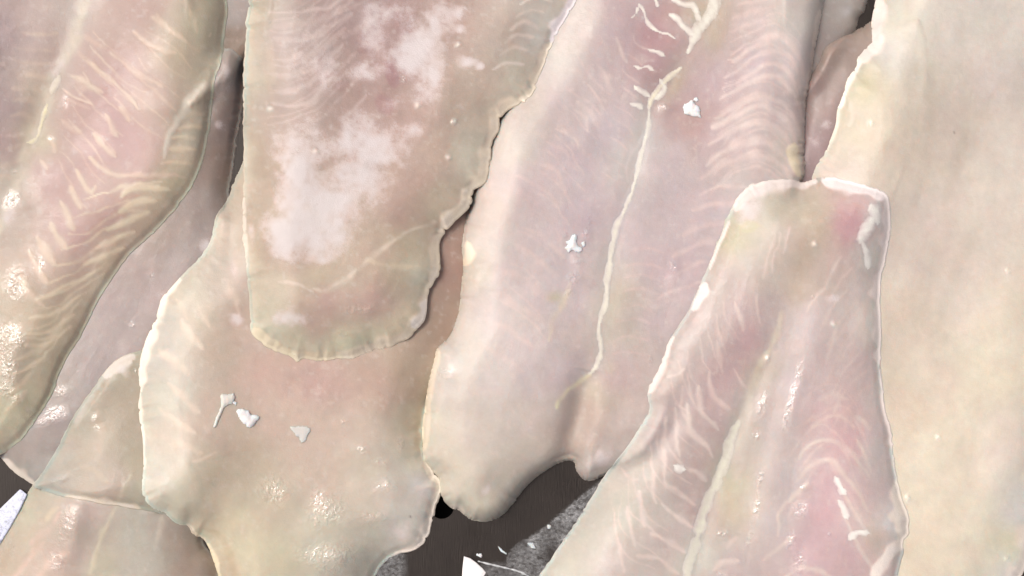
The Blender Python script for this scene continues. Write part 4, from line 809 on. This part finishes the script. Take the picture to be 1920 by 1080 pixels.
# ------------------------------------------------------------------ loose crumbs of ice and flesh, glint flecks in the tray gap
def crumb(pts, label, hmax=9, seed=1, c=(246, 247, 246)):
    z0 = lambda x, y: H[np.clip(((y - Y0) / STEP).astype(int), 0, NY - 1), np.clip(((x - X0) / STEP).astype(int), 0, NX - 1)]
    P = catmull(pts, True, 2.0); cen = P.mean(0)
    nn_ = P - cen; nn_ /= np.linalg.norm(nn_, axis=1)[:, None] + 1e-6; P = P + nn_ * (fbm(P[:, 0], P[:, 1], 6, seed, 3) * 3.2)[:, None]
    x0, y0 = P.min(0) - 4; x1, y1 = P.max(0) + 4; st = 1.1
    X, Y = np.meshgrid(np.arange(x0, x1, st), np.arange(y0, y1, st))
    D = np.min(np.hypot(X[..., None] - P[:, 0], Y[..., None] - P[:, 1]), -1)
    sd = np.where(inside(X, Y, P), D, -D)
    ok = sd > -.6 * st; cell = ok[:-1, :-1] & ok[1:, :-1] & ok[1:, 1:] & ok[:-1, 1:]
    ny, nx = X.shape; used = np.zeros((ny, nx), bool)
    for a in (0, 1):
        for b in (0, 1): used[a:ny - 1 + a, b:nx - 1 + b] |= cell
    idx = np.full((ny, nx), -1); n = used.sum(); idx[used] = np.arange(n)
    q = np.stack([idx[:-1, :-1][cell], idx[1:, :-1][cell], idx[1:, 1:][cell], idx[:-1, 1:][cell]], 1)
    px, py, s = X[used], Y[used], np.clip(sd[used], 0, None)
    zb = z0(px, py) - .4; zt = zb + 1.2 + hmax * .6 * (1 - np.exp(-s / 4)) * (.8 + .4 * vnoise(px, py, 9, seed + 1))
    E = np.vstack([q[:, [0, 1]], q[:, [1, 2]], q[:, [2, 3]], q[:, [3, 0]]])
    key = np.minimum(E[:, 0], E[:, 1]) * n + np.maximum(E[:, 0], E[:, 1])
    _, inv, ct = np.unique(key, return_inverse=True, return_counts=True); be = E[ct[inv] == 1]
    side = np.stack([be[:, 1], be[:, 0], be[:, 0] + n, be[:, 1] + n], 1)
    V = np.vstack([world_xyz(px, py, zt), world_xyz(px, py, zb)])
    col = np.tile(lin(c), (2 * n, 1)); ms = np.zeros((2 * n, 3)); ms[:, 2] = .3; ms[:, 0] = .8
    o = mesh_object("ice_crumb", V, np.vstack([q, q[:, ::-1] + n, side]), FLESH, col, ms)
    tag(o, label, "ice crumb", "white crumbs lying on the fillets")
crumb([(413, 742), (420, 737), (427, 740), (437, 738), (440, 748), (436, 757), (427, 760), (420, 768), (412, 784), (406, 799), (400, 800), (404, 785), (412, 765), (414, 752)], "crumb with a long thin tail, the left one of three on the wide bottom fillet", 5, 3, (214, 210, 196))
crumb([(443, 770), (452, 767), (463, 768), (472, 776), (482, 778), (487, 784), (480, 792), (476, 800), (465, 802), (456, 794), (449, 784)], "brightest round white crumb in the middle of the wide bottom fillet", 9, 4)
crumb([(545, 800), (556, 799), (568, 798), (578, 800), (582, 808), (577, 818), (572, 829), (564, 830), (560, 820), (551, 812)], "faint flat translucent crumb, the right one of three on the wide bottom fillet", 2.5, 5, (208, 196, 184))
crumb([(1282, 197), (1290, 193), (1297, 189), (1304, 194), (1310, 201), (1314, 211), (1313, 221), (1304, 218), (1292, 216), (1282, 211)], "white crumb near the top of the central fillet, right of its membrane", 9, 6)
crumb([(1060, 452), (1068, 449), (1074, 440), (1082, 441), (1081, 452), (1085, 461), (1092, 466), (1086, 473), (1076, 470), (1066, 473), (1058, 466), (1063, 459)], "small jagged white crumb on the middle of the central fillet", 6, 7)
crumb([(988, 1018), (994, 1017), (1002, 1022), (1004, 1028), (998, 1027), (991, 1024)], "small white fleck lying on the frosted grey film in the tray gap", 3, 8)  # flecks in the tray gap are solid white stand-ins for glints
crumb([(892, 1038), (900, 1037), (906, 1041), (903, 1045), (894, 1043)], "tiny white fleck standing for a glint on the dark tray just above the bright plastic corner", 3, 9)
crumb([(934, 1024), (942, 1030), (950, 1038), (948, 1040), (939, 1033)], "thin slanted white sliver standing for a glint on the dark tray, right of the bright plastic corner", 2, 10)
crumb([(1026, 984), (1031, 983), (1033, 988), (1028, 991)], "tiny white speck at the upper edge of the frosted grey film in the tray gap", 3, 11)
crumb([(436, 755), (441, 751), (446, 756), (442, 762)], "tiny crumb between the tailed one and the round one on the wide bottom fillet", 3, 12)
crumb([(1090, 455), (1096, 452), (1099, 459), (1093, 463)], "tiny white speck beside the jagged crumb on the middle of the central fillet", 3, 13)
crumb([(1300, 186), (1306, 182), (1309, 188), (1304, 192)], "tiny white speck just above the white crumb near the top of the central fillet", 3, 14)
